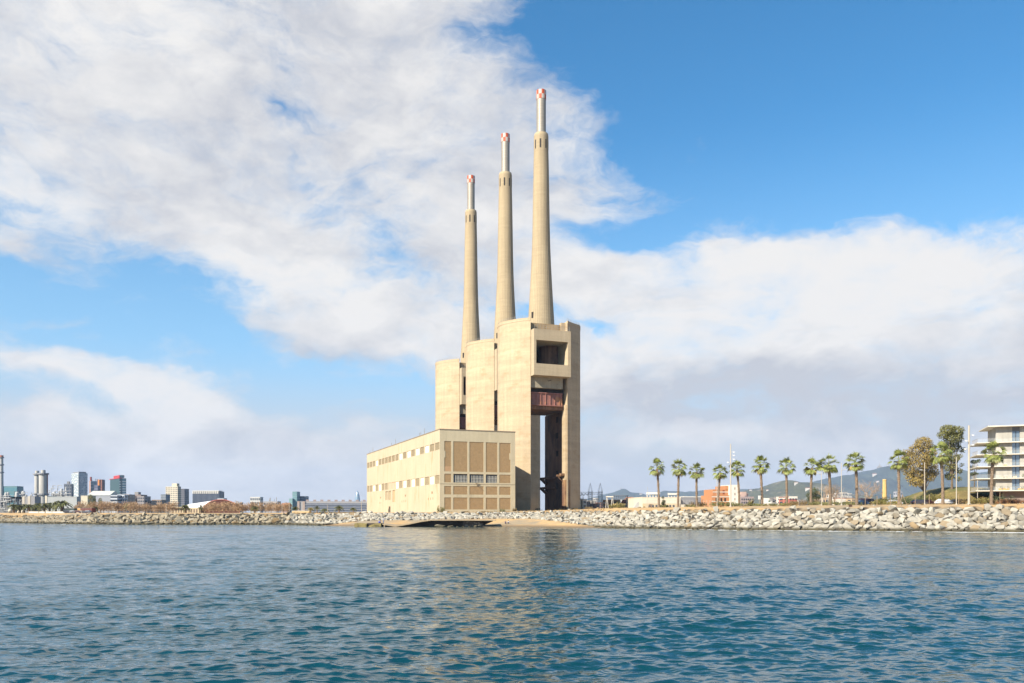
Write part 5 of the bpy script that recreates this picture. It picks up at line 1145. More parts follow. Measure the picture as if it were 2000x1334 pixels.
def pinkpile():
    t = block('pink_building', 'pink and cream stepped building behind the short bushy palm', (1447, 1472), 970, 460, 12, 20, (.46, .38, .38), 3, 6, 2)
    w, h = t['_w'], t['_h']
    for i, (x0, x1, dz) in enumerate(((.4, 3.5, 1.4), (1.8, 5, 2.8), (3.0, 6.6, 1.9))): q = MB(); q.box(x0, x1, 2 + i, 6 + i, h, h + dz); q.build('roof_house', cm((.60, .44, .38)), t)
pinkpile()
t = block('red_house', 'pink red fronted house with a white top left of the round dark tree', (1541, 1557), 969.5, 420, 6, 12, (.45, .16, .13), 3, 3, 2); q = MB(); q.box(-.1, t['_w'] + .1, -.15, 12, t['_h'] - 1.2, t['_h'] + .05); q.build('white_cornice', M_white2, t)
t = block('white_house', 'white house wing left of the red fronted house', (1535.5, 1541), 969.5, 425, 6, 12, (.70, .66, .60), 3, 1, 1)
block('white_hut', 'small white roofed hut left of the tenth palm', (1641, 1652), 974.5, 420, 6, 8, (.66, .62, .55), 1, 3, 1)
def old_chimney():
    b = base_at(1727.5, 330); t = empty('brick_chimney', b, R(20), 'lone yellow brick factory chimney stub right of the big bare tree', 'chimney'); h = H_(936, 330, b.z)
    m = MB(); m.box(-1.1, 1.1, -1.1, 1.1, -.2, 1.6); m.build('plinth', cm((.50, .42, .30)), t)
    m = MB(); n = 8; m.lathe([(.95, 1.6), (.72, h - .7), (.8, h - .6), (.8, h - .25), (.66, h)], n); m.build('shaft', mat('yellow_brick', (.58, .42, .17), .9, .1, .8, fine=.15), t)
old_chimney()
def wire_frame():
    b = base_at(1356, 262); k = 262 / F; w = 16 * k; t = empty('wire_frame', b, 0, 'goal shaped wire mesh frame in front of the grey shed', 'frame'); h = H_(976, 262, b.z); fr = MB()
    for x in (0, w): fr.tube((x, 0, -.1), (x, 0, h), .05, n=5)
    fr.tube((0, 0, h), (w, 0, h), .05, n=5); fr.tube((0, 0, h * .55), (w, 0, h * .55), .04, n=4); fr.build('frame', M_cream, t); ms = MB()
    for i in range(1, 8): ms.tube((w * i / 8, 0, 0), (w * i / 8, 0, h), .015, n=3)
    for i in range(1, 6): ms.tube((0, 0, h * i / 6), (w, 0, h * i / 6), .015, n=3)
    ms.build('mesh', M_lat, t)
wire_frame()
def fence(px0, px1, d, yt, label, n, rails=2, m=None, cat='fence', wire=0):
    a = base_at(px0, d); b = base_at(px1, d); h = H_(yt, d, a.z); t = empty('fence', a, math.atan2(b.y - a.y, b.x - a.x), label, cat); w = (b - a).length; m = m or M_lat
    for i in range(n + 1): q = MB(); q.tube((w * i / n, 0, -.2), (w * i / n, 0, h), .04, n=4); q.build('post', m, t)
    q = MB()
    for k in range(rails): q.tube((0, 0, h * (k + 1) / rails - .05), (w, 0, h * (k + 1) / rails - .05), .025, n=3)
    for k in range(wire): x = w * (k + .5) / wire; q.tube((x, 0, 0), (x, 0, h), .012, n=3)
    q.build('rails', m, t); return t
fence(1262, 1352, 300, 977, 'wire fence before the white shed', 16, 3, wire=60); fence(1374, 1392, 280, 977, 'short wire fence left of the orange building', 3, 3, wire=12)
fence(1131, 1180, 385, 991.5, 'dark railing at the foot of the substation', 10, 2, m=mat('dark_rail', (.07, .06, .06), .7), wire=24)
# ------------------------------------------------------------------ balcony building
def flats():
    D = 232; yaw = R(-21); O = P(1947, 983, D); zb = gz(O.x, O.y) - .2
    t = empty('balcony_building', (O.x, O.y, zb), yaw, 'modern concrete apartment building with long white balcony slabs at the right edge', 'apartment building')
    Mc = mat('grey_board_concrete', (.46, .44, .39), .9, .12, .5, streak=.15, fine=.08); Ms = mat('white_slab', (.72, .67, .57), .8, .05)
    z = lambda y: EYE + (1001 - y) * D / F - zb
    W_ = 24; wd0 = 0
    ys = [957.5, 933.5, 910, 886.5, 863]
    x_left = [-5.2, -5.1, -4.9, -4.9, -4.9]
    b = MB(); b.box(-.0, W_, 1.95, 14, z(957.5) + .01, z(831) - .1); core = b.build('core', Mc, t)
    lev = ys + [831.5]
    for j, y in enumerate(ys):
        s = MB(); s.box(x_left[j], W_ + .1, -.0, 14, z(y) - .26, z(y)); so_ = s.build('balcony_slab', Ms, t)
        g = MB(); g.box(x_left[j] + .05, W_, .04, .07, z(y) + .05, z(y) + .95); go = g.build('railing', RAILG, so_)
        g = MB(); n = 22
        for i in range(n): x = x_left[j] + .05 + (W_ - x_left[j]) * i / n; g.box(x, x + .025, .02, .05, z(y), z(y) + 1.0)
        g.box(x_left[j] + .02, W_, .01, .08, z(y) + .96, z(y) + 1.02); g.box(x_left[j] + .02, x_left[j] + .06, .02, 9, z(y) + .96, z(y) + 1.02)
        for i in range(14): g.box(x_left[j] + .02, x_left[j] + .06, i * .65, i * .65 + .04, z(y), z(y) + 1.0)
        g.build('railing_bars', M_rail, so_)
        zt = z(lev[j + 1]) - .32
        # wall panels of board-marked concrete and tall glazing between them
        for (x0, x1) in ((0, 4.0), (5.9, 9.5), (11.5, 15.5), (17.5, 22)):
            q = MB(); q.box(x0, x1, 1.4, 1.94, z(y) + .002, zt - .002); q.build('wall_panel', Mc, t)
        for (x0, x1) in ((4.0, 5.9), (9.5, 11.5), (15.5, 17.5)):
            q = MB(); q.box(x0 + .02, x1 - .02, 1.75, 1.79, z(y) + .003, zt - .003); w_ = q.build('glazing', SKYG, t)
            q = MB(); q.box((x0 + x1) / 2 - .06, (x0 + x1) / 2 + .06, 1.66, 1.74, z(y) + .004, zt - .004); q.build('mullion', M_dark, w_)
        f = MB()       # chairs, plant pots on the balcony
        if j in (0, 1, 2, 3):
            rs = random.Random(j * 7 + 1)
            for q in range(9 if j < 2 else 4): x = rs.uniform(.3, 9.5); f.box(x, x + rs.uniform(.25, .8), 0.5, .9, z(y), z(y) + rs.uniform(.35, .8))
            o = f.build('balcony_table_set', cm(((.62, .36, .08), (.55, .50, .38), (.62, .38, .10), (.60, .55, .45))[j]), t)
            rp = random.Random(j + 70); f = MB(); leaves(f, rp, [(x, .8, z(y) + .7, .4, .3, .5) for x in ([1.2, 3.0, 6.4, 8] if j == 0 else [6.6, 7.4] if j == 1 else [7.8])], 160, .22); f.build('balcony_plants', M_leafB, t)
    s = MB(); s.box(-2.3, W_ + .1, -.6, 14.5, z(831.5) - .3, z(831.5)); s.box(14, 14.4, 5, 5.4, z(831.5), z(831.5) + .8); s.build('roof_slab', Ms, t)
    s = MB(); s.box(4.02, 5.88, 1.5, 1.56, z(831.5) - 1.6, z(831.5) - .32); s.build('shutter_box', cm((.17, .18, .20)), t)
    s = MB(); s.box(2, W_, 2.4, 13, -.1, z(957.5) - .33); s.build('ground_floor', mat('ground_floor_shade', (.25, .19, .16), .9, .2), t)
    s = MB(); s.box(1.8, W_, 1.6, 2.2, -.1, .9); s.build('garden_wall', Ms, t)
    for x in (-4.75,): q = MB(); q.tube((x, .4, -.1), (x, .4, z(934)), .09, n=8); q.build('column', M_pole, t)
    q = MB(); q.box(-1.1, -.6, 2.2, 2.7, -.1, z(957.5) - .33); q.build('column', Ms, t)
RAILG = bpy.data.materials.new('clear_railing_glass'); RAILG.use_nodes = True
_b = RAILG.node_tree.nodes['Principled BSDF']; _b.inputs['Base Color'].default_value = (.8, .85, .85, 1); _b.inputs['Alpha'].default_value = .05; _b.inputs['Roughness'].default_value = .1
SKYG = glass('reflective_glazing', (.30, .40, .50), .04); SKYG.node_tree.nodes['Principled BSDF'].inputs['Metallic'].default_value = .6
flats()
# ------------------------------------------------------------------ left: beach, outlet, people
M_conc = mat('old_sea_concrete', (.46, .38, .26), .95, .15, .4, fine=.15, stain=((.20, .16, .10), .5, .65, .5, 1), bump=.5); M_weed = mat('weedy_concrete', (.30, .24, .09), .95, .25, .6, stain=((.12, .10, .04), .5, .6, .9, 1)); M_shade = mat('shaded_concrete', (.07, .055, .045), .9, .25, .5, bump=.5)  # last one: shade on the outlet's front put into a near-black colour
def outlet():
    t = empty('water_outlet', (0, 0, 0), 0, 'ruined low concrete outlet with a sloping slab and dark undercut running along the beach', 'outlet')
    def pt(px, y, d): return P(px, y, d)
    D = 262
    def slab(name, pxs, d0, d1, m, m2=None):
        """pxs: list of (px, top y, bottom y) at distance d0; extruded back to d1 at the same height"""
        b = MB(); n = len(pxs)
        v = [P(p, yt, d0) for p, yt, yb in pxs] + [P(p, yb, d0) for p, yt, yb in pxs]
        bk = [Vector((q.x, d1 + (q.y - d0), q.z)) for q in v]; v2 = v + bk; k = 2 * n
        for i in range(n - 1):
            b.add([v2[i], v2[i + 1], v2[n + i + 1], v2[n + i]], [(0, 1, 2, 3)], 1 if m2 else 0)
            b.add([v2[k + i], v2[k + i + 1], v2[i + 1], v2[i]], [(0, 1, 2, 3)], 0)
        b.add([v2[0], v2[n], v2[k + n], v2[k]], [(0, 1, 2, 3)], 0); b.add([v2[n - 1], v2[k + n - 1], v2[k + 2 * n - 1], v2[2 * n - 1]], [(0, 1, 2, 3)], 0)
        return b.build(name, [m, m2] if m2 else m, t)
    slab('weedy_block', [(692, 1022.5, 1030), (697, 1021.5, 1030), (716, 1022.5, 1030)], 257, 261, M_weed)
    slab('dark_block', [(712, 1024.5, 1030.5), (718, 1021.6, 1030.5), (746, 1021.6, 1030.5)], 258.5, 262, M_conc, M_shade)  # front face coloured dark for its shade
    slab('weedy_block', [(719, 1027.5, 1030.5), (732, 1022.3, 1030.5), (744, 1022.1, 1030.5)], 257, 258.4, M_weed)
    slab('sloping_slab', [(746, 1023.2, 1024.5), (772, 1026.4, 1029), (800, 1022, 1024.3), (822, 1017, 1019.5), (842, 1014.6, 1016.8), (880, 1014.8, 1016.8), (912, 1015, 1016.8), (935, 1015.3, 1017), (968, 1015.8, 1017)], 257.5, 268, mat('outlet_slab', (.40, .31, .20), .95, .15, .4, fine=.15))
    slab('undercut_wall', [(752, 1024.4, 1031), (772, 1028.6, 1031), (800, 1024.1, 1031), (822, 1019.2, 1031), (842, 1016.6, 1031), (935, 1016.9, 1030), (962, 1016.9, 1018.5)], 261.5, 268, M_shade)  # wall under the slab, its shade put into the colour
    slab('broken_face', [(905, 1017.5, 1031), (922, 1018, 1030.5), (936, 1020, 1029.5), (944, 1022, 1028)], 260.6, 261.4, mat('broken_concrete_face', (.16, .13, .11), .95, .5, 1.5, fine=.5, stain=((.42, .36, .30), .55, .62, 1.2, 1)))
outlet()
def beach_rocks():
    rs = random.Random(17)
    for i, (px, y, s, lab) in enumerate([(860, 1028, 1.5, 'large brown rock in the foam before the dark outlet wall'), (852, 1030, .8, 'small rock left of the large brown one in the foam'), (880, 1028.5, 1.0, 'second brown rock in front of the dark outlet wall'), (893, 1030, .6, 'flat rock in the foam right of the two brown ones'),
                                   (905, 1029.5, .8, 'flat rock at the foot of the broken outlet'), (918, 1029.2, .7, 'pale flat rock at the right foot of the broken outlet'), (930, 1028.2, .9, 'pale rock where the outlet meets the beach'), (938, 1027, .7, 'small pale rock on the sand beside the outlet'), (961, 1021, 1.0, 'flat stone lying on the open sand right of the outlet')]):
        p = P(px, y, 254); o = bpy.data.objects.new('rock', protos[i % 14].copy()); C.objects.link(o); o.data.materials.clear(); o.data.materials.append(ROCK2 if i < 5 else ROCK); o.location = (p.x, 254 if i < 8 else 262, max(.1, p.z + .1) if i < 8 else gz(p.x, 262) + .1); o.scale = (s * 1.1, s * .7, s * .55); o.rotation_euler = (0, 0, rs.uniform(0, 6)); tag(o, lab, 'rock')
beach_rocks()
# ---- people: one continuous skinned body, then clothing colours by height on separate shells
def person(px, d, z, lab, h=1.72, rz=0, pose='stand', top=(.2, .2, .25), leg=(.05, .06, .09), skin=(.45, .28, .18), hair=(.05, .03, .02)):
    x = (px - 1000) / F * d; t = empty('person', (x, d, z), rz, lab, 'person')
    k = h / 1.72; V = {}; E = []
    def j(n, x, y, z_, r): V[n] = (Vector((x, y, z_)) * k, r * k)
    if pose == 'sit':
        j('pel', 0, 0, .28, .15); j('che', 0, .06, .62, .15); j('nec', 0, .02, .83, .06); j('hea', 0, -.01, .98, .105)
        for s, n in ((-1, 'l'), (1, 'r')):
            j('hip' + n, .09 * s, -.02, .24, .10); j('kne' + n, .16 * s, -.38, .5, .07); j('ank' + n, .14 * s, -.56, .07, .045); j('toe' + n, .15 * s, -.72, .04, .04)
            j('sho' + n, .19 * s, .04, .76, .06); j('elb' + n, .26 * s, -.14, .55, .045); j('wri' + n, .14 * s, -.36, .52, .035); j('han' + n, .1 * s, -.44, .52, .04)
    else:
        st = .12 if pose == 'stand' else .26
        j('pel', 0, 0, .95, .14); j('che', 0, 0, 1.28, .15); j('nec', 0, 0, 1.5, .058); j('hea', 0, -.02, 1.63, .10)
        for s, n in ((-1, 'l'), (1, 'r')):
            q = s if pose == 'walk' else 0
            j('hip' + n, .09 * s, 0, .88, .10); j('kne' + n, st * s * .8, -.04 - .12 * q, .48, .065); j('ank' + n, st * s, .16 * q, .08, .042); j('toe' + n, st * s, .16 * q - .17, .035, .04)
            j('sho' + n, .19 * s, 0, 1.42, .06); j('elb' + n, .27 * s, .02 + .08 * q, 1.15, .043)
            if pose == 'fish': j('wri' + n, .13 * s, -.28, 1.16, .033); j('han' + n, .07 * s, -.36, 1.18, .04)
            else: j('wri' + n, .29 * s, -.08 + .05 * q, .90, .033); j('han' + n, .29 * s, -.11, .81, .038)
    names = list(V); idx = {n: i for i, n in enumerate(names)}
    ed = [('pel', 'che'), ('che', 'nec'), ('nec', 'hea')]
    for n in 'lr': ed += [('pel', 'hip' + n), ('hip' + n, 'kne' + n), ('kne' + n, 'ank' + n), ('ank' + n, 'toe' + n), ('che', 'sho' + n), ('sho' + n, 'elb' + n), ('elb' + n, 'wri' + n), ('wri' + n, 'han' + n)]
    def skinned(nm, ns, m, grow=0.0):
        ii = {n: i for i, n in enumerate(ns)}; me = bpy.data.meshes.new(nm); me.from_pydata([V[n][0] for n in ns], [(ii[a], ii[b]) for a, b in ed if a in ii and b in ii], [])
        o = bpy.data.objects.new(nm, me); C.objects.link(o); md = o.modifiers.new('skin', 'SKIN'); md.use_smooth_shade = True; me.skin_vertices.new() if not me.skin_vertices else None
        for i, n in enumerate(ns): r = V[n][1] + grow; me.skin_vertices[0].data[i].radius = (r, r * (.8 if n in ('che', 'pel') else 1)); me.skin_vertices[0].data[i].use_root = (i == 0)
        o.modifiers.new('sub', 'SUBSURF').levels = 1; o.modifiers['sub'].render_levels = 1; me.materials.append(m); o.parent = t; return o
    skinned('body', names, cm(skin))
    skinned('trousers', ['pel'] + [a + n for n in 'lr' for a in ('hip', 'kne', 'ank')], cm(leg), .018)
    skinned('shirt', ['pel', 'che'] + [a + n for n in 'lr' for a in ('sho', 'elb')], cm(top), .02)
    hm = MB(); c_ = V['hea'][0]; prof = [(.001, .125), (.07, .11), (.108, .055), (.112, 0), (.09, -.04)]; hm.lathe([(r * k, zz * k) for r, zz in prof[::-1]], 12, (c_.x, c_.y + .015, c_.z + .03 * k), cap=False); hm.build('hair', cm(hair), t, smooth=True)
    f = MB(); f.add([(c_.x - .014, c_.y - .10 * k, c_.z - .01), (c_.x + .014, c_.y - .10 * k, c_.z - .01), (c_.x, c_.y - .135 * k, c_.z - .02), (c_.x, c_.y - .10 * k, c_.z + .03)], [(0, 1, 2), (0, 2, 3), (1, 3, 2), (0, 3, 1)]); f.build('nose', cm(skin), t)
    f = MB()
    for s in (-1, 1): f.lathe([(.001, -.012), (.012, 0), (.001, .012)], 6, (c_.x + s * .035, c_.y - .098 * k, c_.z + .02))
    f.box(c_.x - .025, c_.x + .025, c_.y - .104 * k, c_.y - .095 * k, c_.z - .052, c_.z - .044); f.build('eyes_and_mouth', M_dark, t)
    return t
def outlet_z(y, d): return EYE - (y - 1001) / F * d
p1 = person(697, 257.5, outlet_z(1021.8, 257.5), 'person in dark top and pale legs standing on the weedy left end of the outlet', 1.75, .3, 'fish', (.07, .06, .06), (.50, .38, .28))
p2 = person(749, 259, outlet_z(1022.4, 259), 'person in light blue clothes standing on the dark block of the outlet', 1.85, -.4, 'stand', (.40, .44, .52), (.20, .25, .38))
def rod(px, y, d, x2, y2, lab):
    a = P(px, y, d); b = P(x2, y2, d - 3); m = MB(); m.tube(a, b, .035, .012, 5); m.tube(a + (a - b).normalized() * .3, a, .045, .045, 5); o = m.build('fishing_rod', M_dark); tag(o, lab, 'fishing rod')
rod(697.8, 1015.3, 257.2, 688, 1005, 'fishing rod held by the person at the left end of the outlet')
b_ = P(741, 1019.5, 257); bg_ = MB(); bg_.lathe([(.2, 0), (.36, .12), (.38, .45), (.26, .62), (.05, .66)], 12); o = bg_.build('blue_bucket', cm((.08, .10, .42)), smooth=True); o.location = (b_.x, 257.4, outlet_z(1021.8, 257.4)); tag(o, 'dark blue bucket on the outlet beside the person in light blue', 'bucket')
person(828, gz(-30, 275) and 270.5, gz((828 - 1000) / F * 270.5, 270.5), 'dark dressed person walking on the sand behind the outlet', 1.6, .5, 'walk', (.05, .05, .06), (.30, .24, .20))
person(987, 268, gz((987 - 1000) / F * 268, 268) , 'person in a dark blue top sitting at the left of the pair on the sand', 1.7, .4, 'sit', (.04, .05, .22), (.05, .05, .08))
person(993, 268.4, gz((993 - 1000) / F * 268.4, 268.4), 'person in a pale grey top sitting at the right of the pair on the sand', 1.7, -.3, 'sit', (.50, .52, .58), (.05, .06, .12))
person(972.5, 287, gz((972.5 - 1000) / F * 287, 287) + .9, 'person in black sitting on the boulders below the panelled front', 1.7, .2, 'sit', (.03, .03, .03), (.06, .04, .04))
person(759, 338, 4.4, 'dark dressed person standing at the foot of the long cream wall', 1.8, -1.0, 'stand', (.06, .03, .02), (.03, .03, .04))
bush((P(861, 1000, 315).x, 316, 4.2), 2.6, 3.0, 'dry pale bush at the near corner of the turbine hall', 91, M_leafY, size=.3); bush((P(981, 1000, 322).x, 322, 4.3), 2.0, 1.9, 'small green bush at the right foot of the panelled front', 92, M_leafB, size=.25)
# ------------------------------------------------------------------ left: industry
M_steel = mat('plant_steel', (.26, .27, .29), .7, .15, .3); M_steel2 = mat('plant_light_steel', (.48, .48, .47), .6, .12, .3); M_darkst = mat('plant_dark_steel', (.11, .12, .14), .8, .2, .3)
def stack(px, ytop, D, r, lab, cap_=None, m=None, rings=(), bands=None, name='chimney_stack', taper=1.0, ladder=True, narrow=None, cat='chimney', group=None):
    p = P(px, 1001, D); z = 4.0; h = EYE + (1001 - ytop) / F * D - z; t = empty(name, (p.x, D, z), 0, lab, cat, group); k = D / F
    b = MB()
    if narrow: b.lathe([(r * k * taper, -.2), (r * k, h - narrow[1] * k), (r * k, h - narrow[1] * k + .1), (narrow[0] * k, h - narrow[1] * k + .6), (narrow[0] * k, h)], 24)
    else: b.lathe([(r * k * taper, -.2), (r * k, h)], 24)
    s = b.build('shaft', m or M_steel2, t, smooth=True); s.data.set_sharp_from_angle(angle=R(40))
    if cap_: q = MB(); q.lathe([(r * k * 1.12, h - cap_[0] * k), (r * k * 1.12, h + .2)], 20); q.build('painted_cap', cap_[1], t)
    for y in rings:
        zz = EYE + (1001 - y) / F * D - z; q = MB(); q.lathe([(r * k * 1.02, zz - .9), (r * k + 1.6, zz - .4), (r * k + 1.6, zz + .3), (r * k, zz + .3)], 20); q.lathe([(r * k + 1.55, zz + .3), (r * k + 1.55, zz + 1.2)], 20, cap=False); q.build('platform', M_steel, t)
    if ladder: q = MB(); q.box(r * k, r * k + .8, -.5, .5, 2, h * .93); q.build('ladder', M_rust, t)
    return t
M_gst = mat('grey_stack', (.50, .49, .46), .85, .1, .05)
stack(2.6, 889.5, 1500, 3.3, 'tall thin grey chimney at the very left edge with a rusty top', (4, mat('orange_cap', (.50, .16, .08), .8)), M_gst, (894, 908, 923), ladder=False, taper=1.25)
stack(72.5, 919.5, 1000, 4.6, 'left and narrower of the twin pale grey stacks', None, M_gst, (927, 965), narrow=(3.6, 7), group='twin stacks')
stack(84.5, 918, 985, 7.6, 'right and thicker of the twin pale grey stacks', None, M_gst, (926, 966), narrow=(4.0, 8), group='twin stacks')
def plant(px0, px1, ytop, D, lab, seed, dens=1.0, name='process_plant', dark=False):
    rs = random.Random(seed); k = D / F; w = (px1 - px0) * k; p = P(px0, 1001, D); h = EYE + (1001 - ytop) * k - 4; t = empty(name, (p.x, D, 4), 0, lab, 'industrial plant')
    nx = max(3, int(w / 5)); nz_ = max(2, int(h / 4.5)); dp = 14; prof = [h * rs.uniform(.55, 1.0) for _ in range(nx + 1)]
    fr = MB()
    for i in range(nx + 1):
        x = w * i / nx; hh = prof[i]
        for y in (0, dp * .5, dp): fr.box(x - .22, x + .22, y - .2, y + .2, -.2, hh)
    for j in range(1, nz_ + 1):
        z = h * j / nz_
        for i in range(nx):
            if z <= min(prof[i], prof[i + 1]) + 1:
                for y in (0, dp): fr.box(w * i / nx, w * (i + 1) / nx, y - .15, y + .15, z - .3, z)
                if rs.random() < .7: fr.box(w * i / nx, w * (i + 1) / nx, .3, dp - .3, z - .15, z - .05)
                if rs.random() < .5: fr.tube((w * i / nx, 0, z - h / nz_), (w * (i + 1) / nx, 0, z - .2), .14, n=3)
    fr.build('steel_frame', M_darkst if dark else M_steel, t)
    ve = MB()
    for _ in range(int(9 * dens)):
        x = rs.uniform(.05, .92) * w; r = rs.uniform(1.0, 2.4); z0 = rs.choice((0, h * .3, h * .5)); z1 = min(h * .97, z0 + rs.uniform(.25, .5) * h); ve.lathe([(r, z0), (r, z1), (r * .5, z1 + r * .6)], 12, (x, rs.uniform(2, dp - 2), 0))
    ve.build('vessels', M_steel2, t, smooth=False)
    pi = MB()
    for _ in range(int(26 * dens)):
        x = rs.uniform(0, w * .8); z = rs.uniform(.1, .95) * h; y = rs.uniform(-1, 2); L = rs.uniform(3, w * .3); r = rs.uniform(.2, .55); pi.tube((x, y, z), (min(w, x + L), y, z), r, n=6); pi.tube((x, y, z), (x, y, max(0, z - rs.uniform(2, 9))), r, n=6)
    pi.build('pipes', M_steel2, t)
    cl = MB()
    for _ in range(int(7 * dens)):
        i = rs.randrange(nx); z = rs.uniform(0, .7) * h; cl.box(w * i / nx + .3, w * (i + 1) / nx - .3, .5, dp - 1, z, min(prof[i], z + rs.uniform(3, 8)))
    cl.build('cladding', M_steel if not dark else M_darkst, t); return t
plant(-14, 30, 961, 960, 'grey process plant with pipes at the left edge', 1, 1.2); plant(28, 62, 959, 1080, 'darker process plant left of the small boiler houses', 2, 1.0, dark=True)
plant(92, 140, 953.5, 1120, 'dark pipework frame right of the twin stacks', 3, 1.5, dark=True)
plant(100, 128, 944.5, 1250, 'taller open steel frame above the dark pipework', 4, .8)
for i, (x0, x1, y, lab) in enumerate(((44, 56, 970, 'left small grey boiler house with a pale end'), (55, 68, 969, 'right small grey boiler house with a pale end, left of the twin stacks'))):
    t = block('boiler_house', lab, (x0, x1), y, 940 - i * 10, 0, 12, (.30, .30, .31), 1, 0, 0, parapet=.4); q = MB(); q.box(-.3, 2.6, -.35, 10, -.2, t['_h'] - .2); q.build('pale_end', cm((.55, .50, .42)), t); q = MB(); q.lathe([(.7, t['_h']), (.7, t['_h'] + 2), (.2, t['_h'] + 2.4)], 10, (2.5, 3, 0)); q.build('roof_vent', M_steel2, t)
t = block('turbine_shed', 'long pale grey metal shed behind the left palms', (92, 150), 970, 900, 0, 30, (.42, .44, .44), 1, 0, 0); q = MB(); q.box(-2.2, 0, -.3, 20, 0, t['_h'] + 1); q.build('sunlit_end', cm((.66, .60, .48)), t)  # sunlight on the left end put into a paler colour
block('glass_office', 'low blue green glass office behind the process plant', (6, 33), 949.5, 1500, 0, 20, (.12, .24, .27), 4, 0, 0, 'band', glass('teal_band_glass', (.10, .25, .30)))
G_teal = glass('teal_glass', (.035, .10, .12)); G_blue = glass('blue_office_glass', (.10, .17, .25), .1); G_pale = glass('pale_facade_glass', (.26, .34, .40), .15); W_pale = (.60, .62, .58)
t = block('grey_tower', 'dark grey block just left of the pale glass tower', (125, 139.5), 945, 2000, 12, 18, (.20, .21, .24), 9, 4, 2, glz=M_glz, roof='house')
# tall pale hotel tower: two faces meet at a corner
def twoface(name, lab, x0, xc, x1, yt, D, yaw, wl_, gl, fl, fb, sb, style='grid', group=None, cat='tower block', **k):
    return block(name, lab, (xc, x1), yt, D, yaw, 20, wl_, fl, fb, sb, style, gl, side_px=x0, cat=cat, **k)
t = twoface('hotel_tower', 'tall pale glass hotel tower with a two sided white facade', 139.5, 153, 171, 924, 2200, 44, (.62, .66, .64), G_pale, 22, 0, 0, parapet=1)
w, h, d_ = t['_w'], t['_h'], t['_d']
rs = random.Random(3); q = MB()
for j in range(24):
    z = h * (j + .5) / 24
    for i in range(9):
        if rs.random() < .8: x = w * (i + rs.uniform(.1, .4)) / 9; q.box(x, x + w / 9 * .5, -.25, 0, z - h / 60, z + h / 60)
q.build('glazing', G_blue, t); q = MB()
for i in range(7):
    y = d_ * (i + .4) / 7; z = 0
    while z < h - 3: L = rs.uniform(4, 11); q.box(-.25, 0, y, y + d_ / 12, z, min(h - 1, z + L)); z += L + rs.uniform(1, 4)
q.build('slanting_glazing', G_pale, t); q = MB(); q.box(2, w * .9, 3, d_ * .8, h, h + 3); q.box(w * .1, w * .8, 1, d_, h + 3, h + 4); q.build('roof_deck', M_steel, t)
# narrow red topped slab, white gridded block and orange cored tower
t = block('slim_tower', 'very slim pinkish tower slab with a dark red head right of the pale tower', (174, 177.2), 939, 2300, 0, 10, (.55, .36, .30), 1, 0, 0); q = MB(); q.lathe([(2.6, t['_h']), (2.6, t['_h'] + 11)], 12, (2.6, 5, 0)); q.build('red_head', cm((.34, .06, .04)), t)
block('white_tower', 'white gridded tower block right of the slim pinkish slab', (177.2, 188.5), 939.5, 2250, 8, 16, (.60, .62, .62), 10, 4, 2, glz=G_blue, roof='bits'); block('purple_block', 'blue grey lower block leaning against the orange cored tower', (184, 191), 948, 2150, 0, 14, (.20, .20, .28), 8, 3, 2, glz=M_glz)
t = block('orange_tower', 'dark tower with a rounded bright orange centre', (189.5, 199.2), 936.5, 2200, 0, 16, (.13, .11, .14), 12, 0, 0); w, h = t['_w'], t['_h']; q = MB(); q.lathe([(w * .24, 0), (w * .24, h - .5)], 16, (w * .45, 0, 0)); q.build('orange_core', cm((.75, .28, .07)), t); q = MB(); q.box(w * .72, w + .05, -.4, 10, 0, h - .3); q.build('brown_wing', cm((.32, .13, .08)), t)
# teal tower with red roof plate
t = twoface('teal_tower', 'dark teal glass tower with a red overhanging roof plate', 215, 233.5, 246.5, 934, 2100, 38, (.035, .085, .10), G_teal, 14, 0, 0, parapet=.8); w, h, d_ = t['_w'], t['_h'], t['_d']
q = MB(); q.box(-1, w * .3, -.6, d_ + 6, h, h + 1.3); q.build('red_roof_plate', cm((.60, .04, .05)), t); q = MB(); q.box(0, w * .75, 2, d_ * .62, h + 1.3, h + 8); q.build('penthouse', cm((.45, .04, .05)), t); q = MB(); q.box(w * .05, w * .7, 1.9, 2.0, h + 1.5, h + 8.1); q.build('penthouse_glass', G_teal, t)
for j in range(13):
    z = h * (j + .35) / 14; q = MB(); q.box(-.2, w * .22, -.35, 0, z, z + h / 34); q.box(w * .42, w * .95, -.35, 0, z + 1, z + 1 + h / 40); q.build('balcony_band', cm((.50, .55, .55)), t)
for j in range(4): z = h * (.25 + .2 * j); q = MB(); q.box(.5, 5, d_, d_ + 4.5, z, z + .8); q.build('side_balcony', M_steel2, t)
q = MB(); q.box(w * .42, w * .97, -.25, 0, 2, h - 2); q.build('blue_glass_face', glass('blue_face_glass', (.06, .16, .22)), t)
